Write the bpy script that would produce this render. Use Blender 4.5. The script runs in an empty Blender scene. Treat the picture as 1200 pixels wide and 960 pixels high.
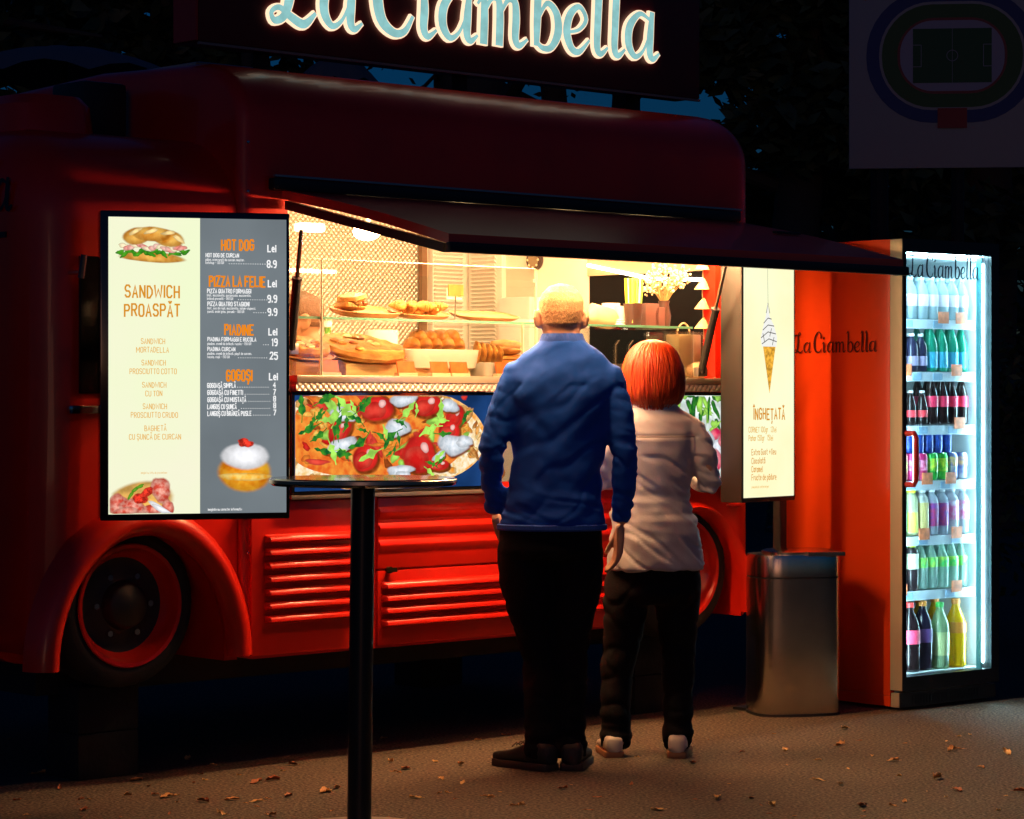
import bpy, bmesh, math, random
from mathutils import Vector, Matrix, noise
R = math.radians
random.seed(7)
sc = bpy.context.scene
col = sc.collection

# ------------------------------------------------------------------ camera, sky, exposure
F, HOR, CH = 3000.0, 465.0, 1.37          # focal length in photo pixels, horizon row, camera height
cam_d = bpy.data.cameras.new('camera'); cam = bpy.data.objects.new('camera', cam_d); col.objects.link(cam)
cam.location = (0, 0, CH); cam.rotation_euler = (R(90), 0, 0)
cam_d.sensor_width = 36; cam_d.lens = F*36/1200; cam_d.shift_y = -(480-HOR)/1200
cam_d.clip_start = .1; cam_d.clip_end = 2000
sc.camera = cam
w = bpy.data.worlds.new('World'); sc.world = w; w.use_nodes = True
nt = w.node_tree; nt.nodes.clear()
sky = nt.nodes.new('ShaderNodeTexSky'); sky.sky_type = 'NISHITA'; sky.sun_disc = False
sky.sun_elevation = R(2.3); sky.sun_rotation = R(180); sky.ozone_density = 7.0; sky.dust_density = .3
bg = nt.nodes.new('ShaderNodeBackground'); bg.inputs[1].default_value = .05
ow = nt.nodes.new('ShaderNodeOutputWorld')
nt.links.new(sky.outputs[0], bg.inputs[0]); nt.links.new(bg.outputs[0], ow.inputs[0])
sun_d = bpy.data.lights.new('sun', 'SUN'); sun = bpy.data.objects.new('sun', sun_d); col.objects.link(sun)      # last glow of dusk from behind the camera
sun.rotation_euler = (R(90-2.3), 0, 0); sun_d.energy = .05; sun_d.angle = R(12); sun_d.color = (1, .42, .26)
sc.view_settings.view_transform = 'Standard'; sc.view_settings.look = 'None'
sc.view_settings.exposure = 0; sc.view_settings.gamma = 1; sc.view_settings.use_curve_mapping = False
sc.cycles.use_denoising = True
sc.cycles.max_bounces = 8; sc.cycles.transparent_max_bounces = 40
sc.cycles.sample_clamp_indirect = 6

# ------------------------------------------------------------------ materials
MATS = {}
def nodes_of(name):
    m = bpy.data.materials.new(name); m.use_nodes = True
    n = m.node_tree; n.nodes.clear(); return m, n
def noise_col(n, c, scale, amt, detail=4, stretch=None, c2=None):
    tc = n.nodes.new('ShaderNodeTexCoord'); mp = n.nodes.new('ShaderNodeMapping')
    if stretch: mp.inputs['Scale'].default_value = stretch
    nz = n.nodes.new('ShaderNodeTexNoise'); nz.inputs['Scale'].default_value = scale; nz.inputs['Detail'].default_value = detail
    rp = n.nodes.new('ShaderNodeValToRGB')
    lo = c2 if c2 else tuple(max(0, x*(1-amt)) for x in c[:3]); hi = c[:3] if c2 else tuple(x*(1+amt) for x in c[:3])
    rp.color_ramp.elements[0].position = .36; rp.color_ramp.elements[1].position = .64
    rp.color_ramp.elements[0].color = (*lo, 1); rp.color_ramp.elements[1].color = (*hi, 1)
    n.links.new(tc.outputs['Object'], mp.inputs[0]); n.links.new(mp.outputs[0], nz.inputs[0]); n.links.new(nz.outputs[0], rp.inputs[0])
    return rp.outputs[0], nz, mp
def pm(name, c, rough=.5, metal=0., coat=0., var=None, bump=None, spec=.5, stretch=None, c2=None, trans=0., sheen=0., bstretch=None, alpha=1., aniso=0.):
    if name in MATS: return MATS[name]
    m, n = nodes_of(name)
    b = n.nodes.new('ShaderNodeBsdfPrincipled'); o = n.nodes.new('ShaderNodeOutputMaterial')
    b.inputs['Base Color'].default_value = (*c, 1); b.inputs['Roughness'].default_value = rough
    b.inputs['Metallic'].default_value = metal; b.inputs['Coat Weight'].default_value = coat; b.inputs['Coat Roughness'].default_value = .05
    b.inputs['Specular IOR Level'].default_value = spec; b.inputs['Transmission Weight'].default_value = trans
    b.inputs['Sheen Weight'].default_value = sheen; b.inputs['Alpha'].default_value = alpha
    b.inputs['Anisotropic'].default_value = aniso
    if var:
        s, nz, mp = noise_col(n, c, var[0], var[1], stretch=stretch, c2=c2); n.links.new(s, b.inputs['Base Color'])
    if bump:
        tc = n.nodes.new('ShaderNodeTexCoord'); mp = n.nodes.new('ShaderNodeMapping')
        if bstretch: mp.inputs['Scale'].default_value = bstretch
        nz = n.nodes.new('ShaderNodeTexNoise'); nz.inputs['Scale'].default_value = bump[0]; nz.inputs['Detail'].default_value = 6
        bp = n.nodes.new('ShaderNodeBump'); bp.inputs['Strength'].default_value = bump[1]; bp.inputs['Distance'].default_value = bump[2] if len(bump) > 2 else .01
        n.links.new(tc.outputs['Object'], mp.inputs[0]); n.links.new(mp.outputs[0], nz.inputs[0]); n.links.new(nz.outputs[0], bp.inputs['Height'])
        n.links.new(bp.outputs[0], b.inputs['Normal'])
    n.links.new(b.outputs[0], o.inputs[0]); MATS[name] = m; return m
def em(name, c, s=1., var=None, c2=None, stretch=None):
    if name in MATS: return MATS[name]
    m, n = nodes_of(name)
    e = n.nodes.new('ShaderNodeEmission'); o = n.nodes.new('ShaderNodeOutputMaterial')
    e.inputs[0].default_value = (*c, 1); e.inputs[1].default_value = s
    if var:
        q, nz, mp = noise_col(n, c, var[0], var[1], stretch=stretch, c2=c2); n.links.new(q, e.inputs[0])
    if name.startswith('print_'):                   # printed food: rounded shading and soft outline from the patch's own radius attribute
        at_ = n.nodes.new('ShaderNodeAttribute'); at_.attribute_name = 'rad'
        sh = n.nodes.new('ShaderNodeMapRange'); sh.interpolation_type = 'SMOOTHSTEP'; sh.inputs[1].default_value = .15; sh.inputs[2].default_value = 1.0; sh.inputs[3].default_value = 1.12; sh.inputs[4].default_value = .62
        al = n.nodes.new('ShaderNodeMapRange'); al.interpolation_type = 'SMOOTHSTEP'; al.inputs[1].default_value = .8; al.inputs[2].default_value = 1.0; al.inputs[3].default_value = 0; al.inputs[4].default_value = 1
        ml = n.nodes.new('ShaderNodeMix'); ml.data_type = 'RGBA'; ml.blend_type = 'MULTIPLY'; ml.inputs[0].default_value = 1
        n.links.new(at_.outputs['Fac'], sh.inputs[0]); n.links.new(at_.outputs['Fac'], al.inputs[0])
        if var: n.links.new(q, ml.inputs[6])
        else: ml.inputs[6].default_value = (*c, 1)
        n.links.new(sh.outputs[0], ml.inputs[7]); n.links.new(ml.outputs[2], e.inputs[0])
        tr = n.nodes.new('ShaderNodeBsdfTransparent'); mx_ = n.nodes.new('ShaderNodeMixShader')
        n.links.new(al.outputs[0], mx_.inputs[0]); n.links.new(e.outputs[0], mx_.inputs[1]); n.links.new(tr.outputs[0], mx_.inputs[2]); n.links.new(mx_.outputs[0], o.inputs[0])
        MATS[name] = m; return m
    n.links.new(e.outputs[0], o.inputs[0]); MATS[name] = m; return m
def glassm(name, tint=(1, 1, 1), refl=.5, rough=.02):
    if name in MATS: return MATS[name]
    m, n = nodes_of(name); o = n.nodes.new('ShaderNodeOutputMaterial')
    t = n.nodes.new('ShaderNodeBsdfTransparent'); t.inputs[0].default_value = (*tint, 1)
    g = n.nodes.new('ShaderNodeBsdfGlossy'); g.inputs['Roughness'].default_value = rough
    fr = n.nodes.new('ShaderNodeFresnel'); fr.inputs[0].default_value = 1.45
    mu = n.nodes.new('ShaderNodeMath'); mu.operation = 'MULTIPLY'; mu.inputs[1].default_value = refl
    mx = n.nodes.new('ShaderNodeMixShader')
    n.links.new(fr.outputs[0], mu.inputs[0]); n.links.new(mu.outputs[0], mx.inputs[0]); n.links.new(t.outputs[0], mx.inputs[1]); n.links.new(g.outputs[0], mx.inputs[2])
    n.links.new(mx.outputs[0], o.inputs[0]); MATS[name] = m; return m

# ------------------------------------------------------------------ geometry helpers
class G:
    def __init__(s): s.v = []; s.f = []
    def add(s, vs, fs):
        o = len(s.v); s.v += [tuple(p) for p in vs]; s.f += [tuple(i+o for i in f) for f in fs]; return s
    def box(s, x0, x1, y0, y1, z0, z1, M=None):
        vs = [Vector(p) for p in ((x0,y0,z0),(x1,y0,z0),(x1,y1,z0),(x0,y1,z0),(x0,y0,z1),(x1,y0,z1),(x1,y1,z1),(x0,y1,z1))]
        if M: vs = [M @ p for p in vs]
        return s.add(vs, ((0,3,2,1),(4,5,6,7),(0,1,5,4),(1,2,6,5),(2,3,7,6),(3,0,4,7)))
    def tube(s, path, rad, n=10, side=None, caps=True):
        P = [Vector(p) for p in path]; k = len(P); o = len(s.v)
        if not isinstance(rad, (list, tuple)): rad = [rad]*k
        prev = Vector(side) if side else None
        for i in range(k):
            t = (P[min(i+1, k-1)]-P[max(i-1, 0)]).normalized()
            a = prev if prev is not None else (Vector((0,0,1)) if abs(t.z) < .9 else Vector((1,0,0)))
            a = (a-t*a.dot(t)).normalized(); b = t.cross(a)
            if not side: prev = a
            r = rad[i]; ra, rb = r if isinstance(r, (tuple, list)) else (r, r)
            for j in range(n):
                q = 2*math.pi*j/n; s.v.append(tuple(P[i]+a*(ra*math.cos(q))+b*(rb*math.sin(q))))
        for i in range(k-1):
            for j in range(n):
                s.f.append((o+i*n+j, o+i*n+(j+1) % n, o+(i+1)*n+(j+1) % n, o+(i+1)*n+j))
        if caps: s.f.append(tuple(o+j for j in range(n-1, -1, -1))); s.f.append(tuple(o+(k-1)*n+j for j in range(n)))
        return s
    def loft(s, rings, n=28):                       # horizontal superellipse rings (cx,cy,cz,rx,ry[,p])
        o = len(s.v)
        for r in rings:
            cx, cy, cz, rx, ry = r[:5]; p = r[5] if len(r) > 5 else 1.
            for j in range(n):
                q = 2*math.pi*j/n; c, d = math.cos(q), math.sin(q)
                s.v.append((cx+rx*math.copysign(abs(c)**p, c), cy+ry*math.copysign(abs(d)**p, d), cz))
        k = len(rings)
        for i in range(k-1):
            for j in range(n): s.f.append((o+i*n+j, o+i*n+(j+1) % n, o+(i+1)*n+(j+1) % n, o+(i+1)*n+j))
        s.f.append(tuple(o+j for j in range(n-1, -1, -1))); s.f.append(tuple(o+(k-1)*n+j for j in range(n)))
        return s
    def lathe(s, prof, n=16, c=(0, 0, 0)): return s.loft([(c[0], c[1], c[2]+z, max(r, .0005), max(r, .0005)) for r, z in prof], n)
    def sph(s, c, r, n=10, m=6):
        rx, ry, rz = r if isinstance(r, (tuple, list)) else (r, r, r)
        return s.loft([(c[0], c[1], c[2]+rz*math.sin(q), max(1e-4, rx*math.cos(q)), max(1e-4, ry*math.cos(q))) for q in [math.pi*(i/m-.5)*.995 for i in range(m+1)]], n)
    def flat(s, pts, y=0.):                         # polygon in the local x-z plane facing -y
        A = sum(pts[i][0]*pts[(i+1) % len(pts)][1]-pts[(i+1) % len(pts)][0]*pts[i][1] for i in range(len(pts)))
        if A < 0: pts = pts[::-1]
        return s.add([(p[0], y, p[1]) for p in pts], [tuple(range(len(pts)))])
    def prism(s, pts, y0, y1):                      # polygon in x-z pushed from y0 (front) to y1
        A = sum(pts[i][0]*pts[(i+1) % len(pts)][1]-pts[(i+1) % len(pts)][0]*pts[i][1] for i in range(len(pts)))
        if A < 0: pts = pts[::-1]
        n = len(pts)
        return s.add([(p[0], y0, p[1]) for p in pts]+[(p[0], y1, p[1]) for p in pts],
                     [tuple(range(n)), tuple(range(2*n-1, n-1, -1))]+[(i, n+i, n+(i+1) % n, (i+1) % n) for i in range(n)])
    def ribbon(s, pts, wid, y=0., depth=0.):        # mitred stroke in x-z facing -y
        n = len(pts)
        if n < 2: return s
        if not isinstance(wid, (list, tuple)): wid = [wid]*n
        L, Rr = [], []
        for i in range(n):
            a = Vector(pts[max(i-1, 0)]); b = Vector(pts[i]); c = Vector(pts[min(i+1, n-1)])
            d0 = (b-a); d1 = (c-b)
            if d0.length < 1e-9: d0 = d1
            if d1.length < 1e-9: d1 = d0
            d0 = d0.normalized(); d1 = d1.normalized(); t = (d0+d1)
            t = t.normalized() if t.length > 1e-3 else d0
            nrm = Vector((-t.y, t.x)); k = 1/max(.55, nrm.dot(Vector((-d0.y, d0.x))))
            ext = Vector((0, 0))
            if i == 0: ext = -d1*wid[i]*.3
            if i == n-1: ext = d0*wid[i]*.3
            L.append(b+nrm*wid[i]*.5*k+ext); Rr.append(b-nrm*wid[i]*.5*k+ext)
        o = len(s.v)
        for i in range(n): s.v += [(L[i].x, y, L[i].y), (Rr[i].x, y, Rr[i].y)]
        for i in range(n-1): s.f.append((o+2*i, o+2*i+1, o+2*i+3, o+2*i+2))
        if depth:
            q = len(s.v)
            for i in range(n): s.v += [(L[i].x, y+depth, L[i].y), (Rr[i].x, y+depth, Rr[i].y)]
            for i in range(n-1):
                s.f.append((o+2*i, o+2*i+2, q+2*i+2, q+2*i)); s.f.append((o+2*i+1, q+2*i+1, q+2*i+3, o+2*i+3))
            s.f.append((o, q, q+1, o+1)); s.f.append((o+2*n-2, o+2*n-1, q+2*n-1, q+2*n-2))
        return s
    def mesh(s, name, bevel=0, ang=.6, smooth=True, seg=2):
        me = bpy.data.meshes.new(name); me.from_pydata(s.v, [], s.f)
        if bevel:
            bm = bmesh.new(); bm.from_mesh(me)
            es = [e for e in bm.edges if len(e.link_faces) == 2 and e.calc_face_angle(0) > .6]
            bmesh.ops.bevel(bm, geom=es, offset=bevel, segments=seg, profile=.6, affect='EDGES'); bm.to_mesh(me); bm.free()
        me.validate(); me.update()
        if smooth:
            me.polygons.foreach_set('use_smooth', [True]*len(me.polygons)); me.set_sharp_from_angle(angle=ang)
        return me
    def build(s, name, m, parent=None, loc=None, rotz=None, bevel=0, ang=.6, smooth=True, seg=2):
        return ob(name, s.mesh(name, bevel, ang, smooth, seg), m, parent, loc, rotz)
def ob(name, me, m, parent=None, loc=None, rotz=None):
    o = bpy.data.objects.new(name, me); col.objects.link(o)
    if m and not me.materials: me.materials.append(m)
    if parent: o.parent = parent
    if loc: o.location = loc
    if rotz is not None: o.rotation_euler[2] = rotz
    return o
def tag(o, label, cat=None, group=None, kind=None):
    if label: o['label'] = label
    if cat: o['category'] = cat
    if group: o['group'] = group
    if kind: o['kind'] = kind
    return o
def E(name, label, cat, loc=(0, 0, 0), rotz=0, group=None):
    o = bpy.data.objects.new(name, None); col.objects.link(o); o.location = loc; o.rotation_euler[2] = rotz; o.empty_display_size = .1
    return tag(o, label, cat, group)
def W3(px, py, Y): return Vector(((px-600)/F*Y, Y, CH+(HOR-py)/F*Y))
def smooth_mesh(me):
    me.polygons.foreach_set('use_smooth', [True]*len(me.polygons)); return me
def fuse(g, vox, it=6, fac=.5):                     # voxel union of overlapping closed tubes into one continuous skin
    me = bpy.data.meshes.new('tmp'); me.from_pydata(g.v, [], g.f); o = bpy.data.objects.new('tmp', me); col.objects.link(o)
    r = o.modifiers.new('r', 'REMESH'); r.mode = 'VOXEL'; r.voxel_size = vox
    s_ = o.modifiers.new('s', 'SMOOTH'); s_.iterations = it; s_.factor = fac
    dg = bpy.context.evaluated_depsgraph_get(); dg.update()
    out = bpy.data.meshes.new_from_object(o.evaluated_get(dg)); bpy.data.objects.remove(o); out.materials.clear()
    return smooth_mesh(out)
def displace(me, fn):
    me.update(); nr = [v.normal.copy() for v in me.vertices]
    for v, n_ in zip(me.vertices, nr): v.co += n_*fn(v.co)
    me.update(); return me
def boolean(me, cutters):
    o = bpy.data.objects.new('tmpb', me); col.objects.link(o); cs = []
    for g in cutters:
        c = bpy.data.objects.new('tmpc', g.mesh('c', smooth=False)); col.objects.link(c); cs.append(c)
        m = o.modifiers.new('b', 'BOOLEAN'); m.operation = 'DIFFERENCE'; m.solver = 'EXACT'; m.object = c
    dg = bpy.context.evaluated_depsgraph_get(); dg.update()
    out = bpy.data.meshes.new_from_object(o.evaluated_get(dg))
    for c in cs+[o]: bpy.data.objects.remove(c)
    out.materials.clear(); smooth_mesh(out); out.set_sharp_from_angle(angle=.5); return out
def blob(cx, cz, rx, rz, rot=0, wob=.12, seed=0, n=22):
    rn = random.Random(seed); ph = [rn.uniform(0, 6.28) for _ in range(4)]; pts = []
    for i in range(n):
        q = 2*math.pi*i/n; k = 1+wob*(math.sin(2*q+ph[0])*.5+math.sin(3*q+ph[1])*.4+math.sin(5*q+ph[2])*.25+math.sin(8*q+ph[3])*.12)
        a, b = rx*k*math.cos(q), rz*k*math.sin(q)
        pts.append((cx+a*math.cos(rot)-b*math.sin(rot), cz+a*math.sin(rot)+b*math.cos(rot)))
    return pts

# ------------------------------------------------------------------ lettering
FONT = {'A':'00 26 40;12 32','B':'00 06 26 35 34 23 03;23 33 42 41 30 00','C':'45 36 16 05 01 10 30 41','D':'00 06 26 44 42 20 00','E':'40 00 06 46;03 33',
'F':'00 06 46;03 33','G':'45 36 16 05 01 10 30 41 43 23','H':'00 06;40 46;03 43','I':'00 06','J':'36 31 20 10 01','K':'00 06;46 03 40','L':'06 00 40',
'M':'00 06;06 32 66;66 60','N':'00 06;06 40;40 46','O':'10 01 05 16 36 45 41 30 10','P':'00 06 36 45 44 33 03','Q':'10 01 05 16 36 45 41 30 10;22 40','R':'00 06 36 45 44 33 03;23 40',
'S':'45 36 16 05 04 13 33 42 41 30 10 01','T':'20 26;06 46','U':'06 01 10 30 41 46','V':'06 20 46','W':'06 10 34 50 66','X':'00 46;06 40','Y':'06 23 46;23 20','Z':'06 46 00 40',
'0':'10 01 05 16 36 45 41 30 10','1':'05 16 10','2':'05 16 36 45 44 00 40','3':'05 16 36 45 44 33 23;33 42 41 30 10 01','4':'30 36 02 42','5':'46 06 04 34 43 41 30 10 01',
'6':'45 36 16 05 01 10 30 41 42 33 13 02','7':'06 46 10','8':'13 04 05 16 36 45 44 33 13 02 01 10 30 41 42 33','9':'44 33 13 04 05 16 36 45 42 30 10','.':'00 01','-':'03 33',',':'11 00',
'+':'03 43;21 25','!':'00 01;02 06','/':'00 46',
'a':'33 14 04 03 01 10 20 31;34 30','b':'06 00 20 31 33 24 04','c':'33 24 14 03 01 10 20 31','d':'36 30 10 01 03 14 34','e':'02 32 33 24 14 03 01 10 30','f':'36 26 15 10;04 34',
'g':'34 14 03 01 10 30;34 3/ 2. 0.','h':'06 00;03 14 24 33 30','i':'00 04;05 06','j':'14 1/ 0.;15 16','k':'06 00;34 02 30','l':'06 01 10','m':'00 04 14 23 20;23 34 43 40','n':'00 04 24 33 30',
'o':'10 01 03 14 24 33 31 20 10','p':'0. 04 24 33 31 20 00','q':'3. 34 14 03 01 10 30','r':'00 04;02 14 24','s':'33 24 14 03 12 22 31 20 10 01','t':'16 11 20 30;04 34','u':'04 01 10 20 31;34 30',
'v':'04 20 44','w':'04 10 23 30 44','x':'00 34;04 30','y':'04 20;44 0.','z':'04 34 00 30'}
ACC = {'Ă':('A','b'),'Â':('A','c'),'Î':('I','c'),'Ș':('S','k'),'Ț':('T','k'),'ă':('a','b'),'â':('a','c'),'î':('i','c'),'ș':('s','k'),'ț':('t','k')}
def glyph(ch):
    acc = None
    if ch in ACC: ch, acc = ACC[ch]
    st = []
    for sg in FONT[ch].split(';'):
        st.append([(int(p[0]), {'/': -1, '.': -2}.get(p[1]) if p[1] in '/.' else int(p[1])) for p in sg.split()])
    wd = max(p[0] for s_ in st for p in s_); hi = max(p[1] for s_ in st for p in s_); m = wd/2
    if acc == 'b': st.append([(m-1, hi+2), (m-.4, hi+1.2), (m+.4, hi+1.2), (m+1, hi+2)])
    if acc == 'c': st.append([(m-1, hi+1), (m, hi+2), (m+1, hi+1)])
    if acc == 'k': st.append([(m+.2, -.9), (m-.4, -2.2)])
    return st, wd
def text(name, s, x, z, h, m, parent, align='l', wt=.14, asp=.62, y=-.004, jit=.25, maxw=None):
    u = h/6; adv = 0; items = []; rn = random.Random(sum(map(ord, s)))
    for ch in s:
        if ch == ' ': adv += 2.6; continue
        st, wd = glyph(ch); items.append((adv, st)); adv += wd+(1.5+wt*5)
    tot = adv*u*asp
    if maxw and tot > maxw: asp *= maxw/tot; tot = maxw
    x0 = x-(tot if align == 'r' else tot/2 if align == 'c' else 0)
    g = G(); k = 0
    for a, st in items:
        dz = rn.uniform(-jit, jit)
        for sg in st:
            pts = [(x0+(a+px)*u*asp, z+(pz+dz)*u) for px, pz in sg]
            g.ribbon(pts, h*wt, y-k*.00002); k += 1
    return g.build(name, m, parent, smooth=False)
def catmull(P, k=5):
    out = []; n = len(P)
    for i in range(n-1):
        p0, p1, p2, p3 = [P[max(0, min(n-1, j))] for j in (i-1, i, i+1, i+2)]
        for q in range(k):
            t = q/k
            out.append(tuple(.5*((2*p1[d])+(-p0[d]+p2[d])*t+(2*p0[d]-5*p1[d]+4*p2[d]-p3[d])*t*t+(-p0[d]+3*p1[d]-3*p2[d]+p3[d])*t**3) for d in range(3)))
    out.append(P[-1]); return out
LG = {'L':(1.25,[[(.02,1.62,.16),(.18,1.74,.2),(.42,1.7,.13),(.72,1.72,.11),(.9,1.86,.12),(.76,2.0,.11),(.6,1.84,.15),(.56,1.3,.24),(.5,.6,.26),(.36,.16,.2),(.12,.04,.16),(.04,.2,.12),(.24,.3,.14),(.55,.12,.2),(.85,.02,.2),(1.12,.24,.1)]]),
'a':(1.04,[[(.74,.9,.1),(.45,.99,.14),(.14,.7,.24),(.1,.3,.24),(.3,.04,.16),(.56,.18,.1),(.76,.55,.08)],[(.84,1.02,.16),(.78,.5,.24),(.77,.14,.22),(.88,.02,.16),(1.06,.14,.08)]]),
'C':(1.12,[[(.96,1.42,.14),(1.0,1.72,.22),(.85,1.96,.14),(.6,1.98,.16),(.25,1.55,.26),(.12,.9,.3),(.22,.3,.28),(.55,.03,.2),(.85,.08,.16),(1.06,.38,.1)]]),
'i':(.66,[[(.06,.82,.08),(.22,.98,.16),(.26,.6,.24),(.24,.18,.22),(.36,.02,.16),(.58,.16,.08)],[(.24,1.34,.2),(.31,1.46,.2)]]),
'm':(1.52,[[(.04,.82,.08),(.2,.98,.18),(.22,.6,.24),(.2,.04,.24)],[(.22,.62,.08),(.42,.95,.14),(.62,.93,.2),(.66,.6,.24),(.64,.04,.24)],[(.66,.62,.08),(.88,.95,.14),(1.08,.93,.2),(1.12,.6,.24),(1.1,.16,.22),(1.22,.02,.16),(1.44,.16,.08)]]),
'b':(.98,[[(.06,1.78,.08),(.22,1.98,.16),(.26,1.5,.24),(.22,.6,.24),(.2,.1,.18)],[(.24,.6,.08),(.5,.98,.14),(.78,.8,.22),(.84,.4,.26),(.64,.06,.18),(.38,.02,.14),(.2,.14,.12)]]),
'e':(.84,[[(.16,.42,.08),(.5,.5,.1),(.7,.74,.14),(.5,.99,.14),(.22,.8,.22),(.12,.42,.25),(.26,.08,.2),(.5,.02,.15),(.8,.28,.08)]]),
'l':(.54,[[(.06,1.76,.08),(.22,1.98,.16),(.26,1.5,.24),(.22,.7,.24),(.2,.16,.22),(.32,.02,.16),(.52,.16,.08)]])}
def logo_strokes():
    x = 0; out = []
    for ch in 'La Ciambella':
        if ch == ' ': x += .3; continue
        adv, st = LG[ch]; out.append((ch, [[(x+p[0], p[1], p[2]) for p in catmull(s_)] for s_ in st])); x += adv
    return out, x
def logo_print(name, x, z, wdt, m, parent, rotz=None, loc=None, y=-.003, fat=1., xs=1.):
    ls, tot = logo_strokes(); k = wdt/tot; g = G(); q = 0
    for ch, st in ls:
        for s_ in st:
            g.ribbon([(x+p[0]*k, z+p[1]*k*xs) for p in s_], [p[2]*k*fat for p in s_], y-q*.00004); q += 1
    return g.build(name, m, parent, loc, rotz, smooth=False)
# ------------------------------------------------------------------ ground
m_asph, n = nodes_of('asphalt')
b = n.nodes.new('ShaderNodeBsdfPrincipled'); o_ = n.nodes.new('ShaderNodeOutputMaterial'); b.inputs['Roughness'].default_value = .85
tc = n.nodes.new('ShaderNodeTexCoord')
n1 = n.nodes.new('ShaderNodeTexNoise'); n1.inputs['Scale'].default_value = 85; n1.inputs['Detail'].default_value = 3
n2 = n.nodes.new('ShaderNodeTexNoise'); n2.inputs['Scale'].default_value = 1.1; n2.inputs['Detail'].default_value = 5
vo = n.nodes.new('ShaderNodeTexVoronoi'); vo.inputs['Scale'].default_value = 90
r1 = n.nodes.new('ShaderNodeValToRGB'); r1.color_ramp.elements[0].position = .4; r1.color_ramp.elements[1].position = .64
r1.color_ramp.elements[0].color = (.03, .023, .016, 1); r1.color_ramp.elements[1].color = (.2, .155, .11, 1)
r2 = n.nodes.new('ShaderNodeValToRGB'); r2.color_ramp.elements[0].color = (.5, .48, .46, 1); r2.color_ramp.elements[1].color = (1.1, 1.06, 1.0, 1)
mx = n.nodes.new('ShaderNodeMix'); mx.data_type = 'RGBA'; mx.blend_type = 'MULTIPLY'; mx.inputs[0].default_value = 1
bp = n.nodes.new('ShaderNodeBump'); bp.inputs['Strength'].default_value = .7; bp.inputs['Distance'].default_value = .006
for q in (n1, n2, vo): n.links.new(tc.outputs['Object'], q.inputs[0])
n.links.new(n1.outputs[0], r1.inputs[0]); n.links.new(n2.outputs[0], r2.inputs[0])
n.links.new(r1.outputs[0], mx.inputs[6]); n.links.new(r2.outputs[0], mx.inputs[7]); n.links.new(mx.outputs[2], b.inputs['Base Color'])
n.links.new(vo.outputs['Distance'], bp.inputs['Height']); n.links.new(bp.outputs[0], b.inputs['Normal']); n.links.new(b.outputs[0], o_.inputs[0])
g = G(); g.add([(-500,-500,0),(500,-500,0),(500,500,0),(-500,500,0)], [(0,1,2,3)])
tag(g.build('ground', m_asph, smooth=False), 'dark asphalt ground strewn with fallen leaves', kind='structure')

# ------------------------------------------------------------------ trees and hedge behind
m_leaf = pm('tree_leaf', (.05, .075, .03), .6, var=(3, .5)); m_bark = pm('tree_bark', (.06, .045, .035), .9, bump=(14, .8, .03))
def leaves(g, c, r, nleaf, size, rn, lo=-9, hi=99):
    for _ in range(nleaf):
        while True:
            p = Vector((rn.uniform(-1, 1), rn.uniform(-1, 1), rn.uniform(-1, 1)))
            if .25 < p.length < 1: break
        q = Vector((c[0]+p.x*r[0], c[1]+p.y*r[1], c[2]+p.z*r[2]))
        if q.z < lo or q.z > hi: continue
        a = Vector((rn.uniform(-1, 1), rn.uniform(-1, 1), rn.uniform(-.6, .6))).normalized(); b_ = a.cross(Vector((rn.uniform(-1, 1), rn.uniform(-1, 1), rn.uniform(-1, 1)))).normalized()
        s_ = size*rn.uniform(.6, 1.3)
        g.add([q-a*s_, q+b_*s_*.42, q+a*s_, q-b_*s_*.42], [(0, 1, 2, 3)])
def tree(px, Y, rad, label, seed, clumps, h=11, size=.15):
    rn = random.Random(seed); X = (px-600)/F*Y
    t = E('tree', label, 'tree', (X, Y, 0), 0, 'trees behind the food truck')
    g = G(); top = (rn.uniform(-.5, .5), rn.uniform(-.4, .4), h)
    g.tube([(0, 0, -.1), (.0, 0, .5), (rn.uniform(-.1, .1), 0, 2.5), (rn.uniform(-.2, .2), 0, 5), (top[0]*.6, top[1]*.6, 8), top], [rad*1.4, rad*1.1, rad, rad*.9, rad*.6, rad*.2], 12)
    for _ in range(7):
        z = rn.uniform(3.4, h-1.5); a = rn.uniform(0, 6.28); L = rn.uniform(1.4, 3)
        g.tube([(0, 0, z), (L*.5*math.cos(a), L*.5*math.sin(a), z+.5), (L*math.cos(a), L*math.sin(a), z+.8+rn.uniform(-.6, .6))], [rad*.35, rad*.2, rad*.06], 6)
    g.build('trunk', m_bark, t)
    g = G()
    for (dx, z, r, nl) in clumps: leaves(g, (dx, rn.uniform(-.6, .6), z), (r, r*.8, r*.62), nl, size, rn)
    g.build('crown', m_leaf, t, smooth=False)
def clumps(seed, n_, zlo, zhi, spread, nl=420):
    rn = random.Random(seed); return [(rn.uniform(-spread, spread), rn.uniform(zlo, zhi), rn.uniform(.6, 1.15), nl) for _ in range(n_)]
tree(-160, 27, .3, 'tall dark tree at the far left of the picture behind the cab', 1, clumps(1, 24, 4.6, 9, 2.8, 380))
tree(90, 30, .22, 'dark leafy tree behind the cab with blue dusk sky between its leaves', 2, clumps(2, 30, 5.2, 9, 2.6, 330))
tree(185, 29, .2, 'dark leafy tree behind the left end of the sign', 13, clumps(13, 26, 5.0, 9, 1.6, 260))
tree(285, 27, .07, 'slim tree trunk between cab roof and the sign', 3, clumps(3, 7, 5.3, 8, 1.5, 110), size=.062)
tree(425, 29, .12, 'dark tree trunk above the roof unit, left of the big trunk', 4, clumps(4, 7, 5.4, 8, 1.5, 110), size=.062)
tree(500, 31, .1, 'thin dark trunk just left of the thickest trunk under the sign', 5, clumps(5, 6, 5.7, 8, 1.2, 110), size=.062)
tree(563, 26, .36, 'thickest dark tree trunk in the gap under the sign', 6, clumps(6, 6, 5.2, 8, 1.5, 110), size=.062)
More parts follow.
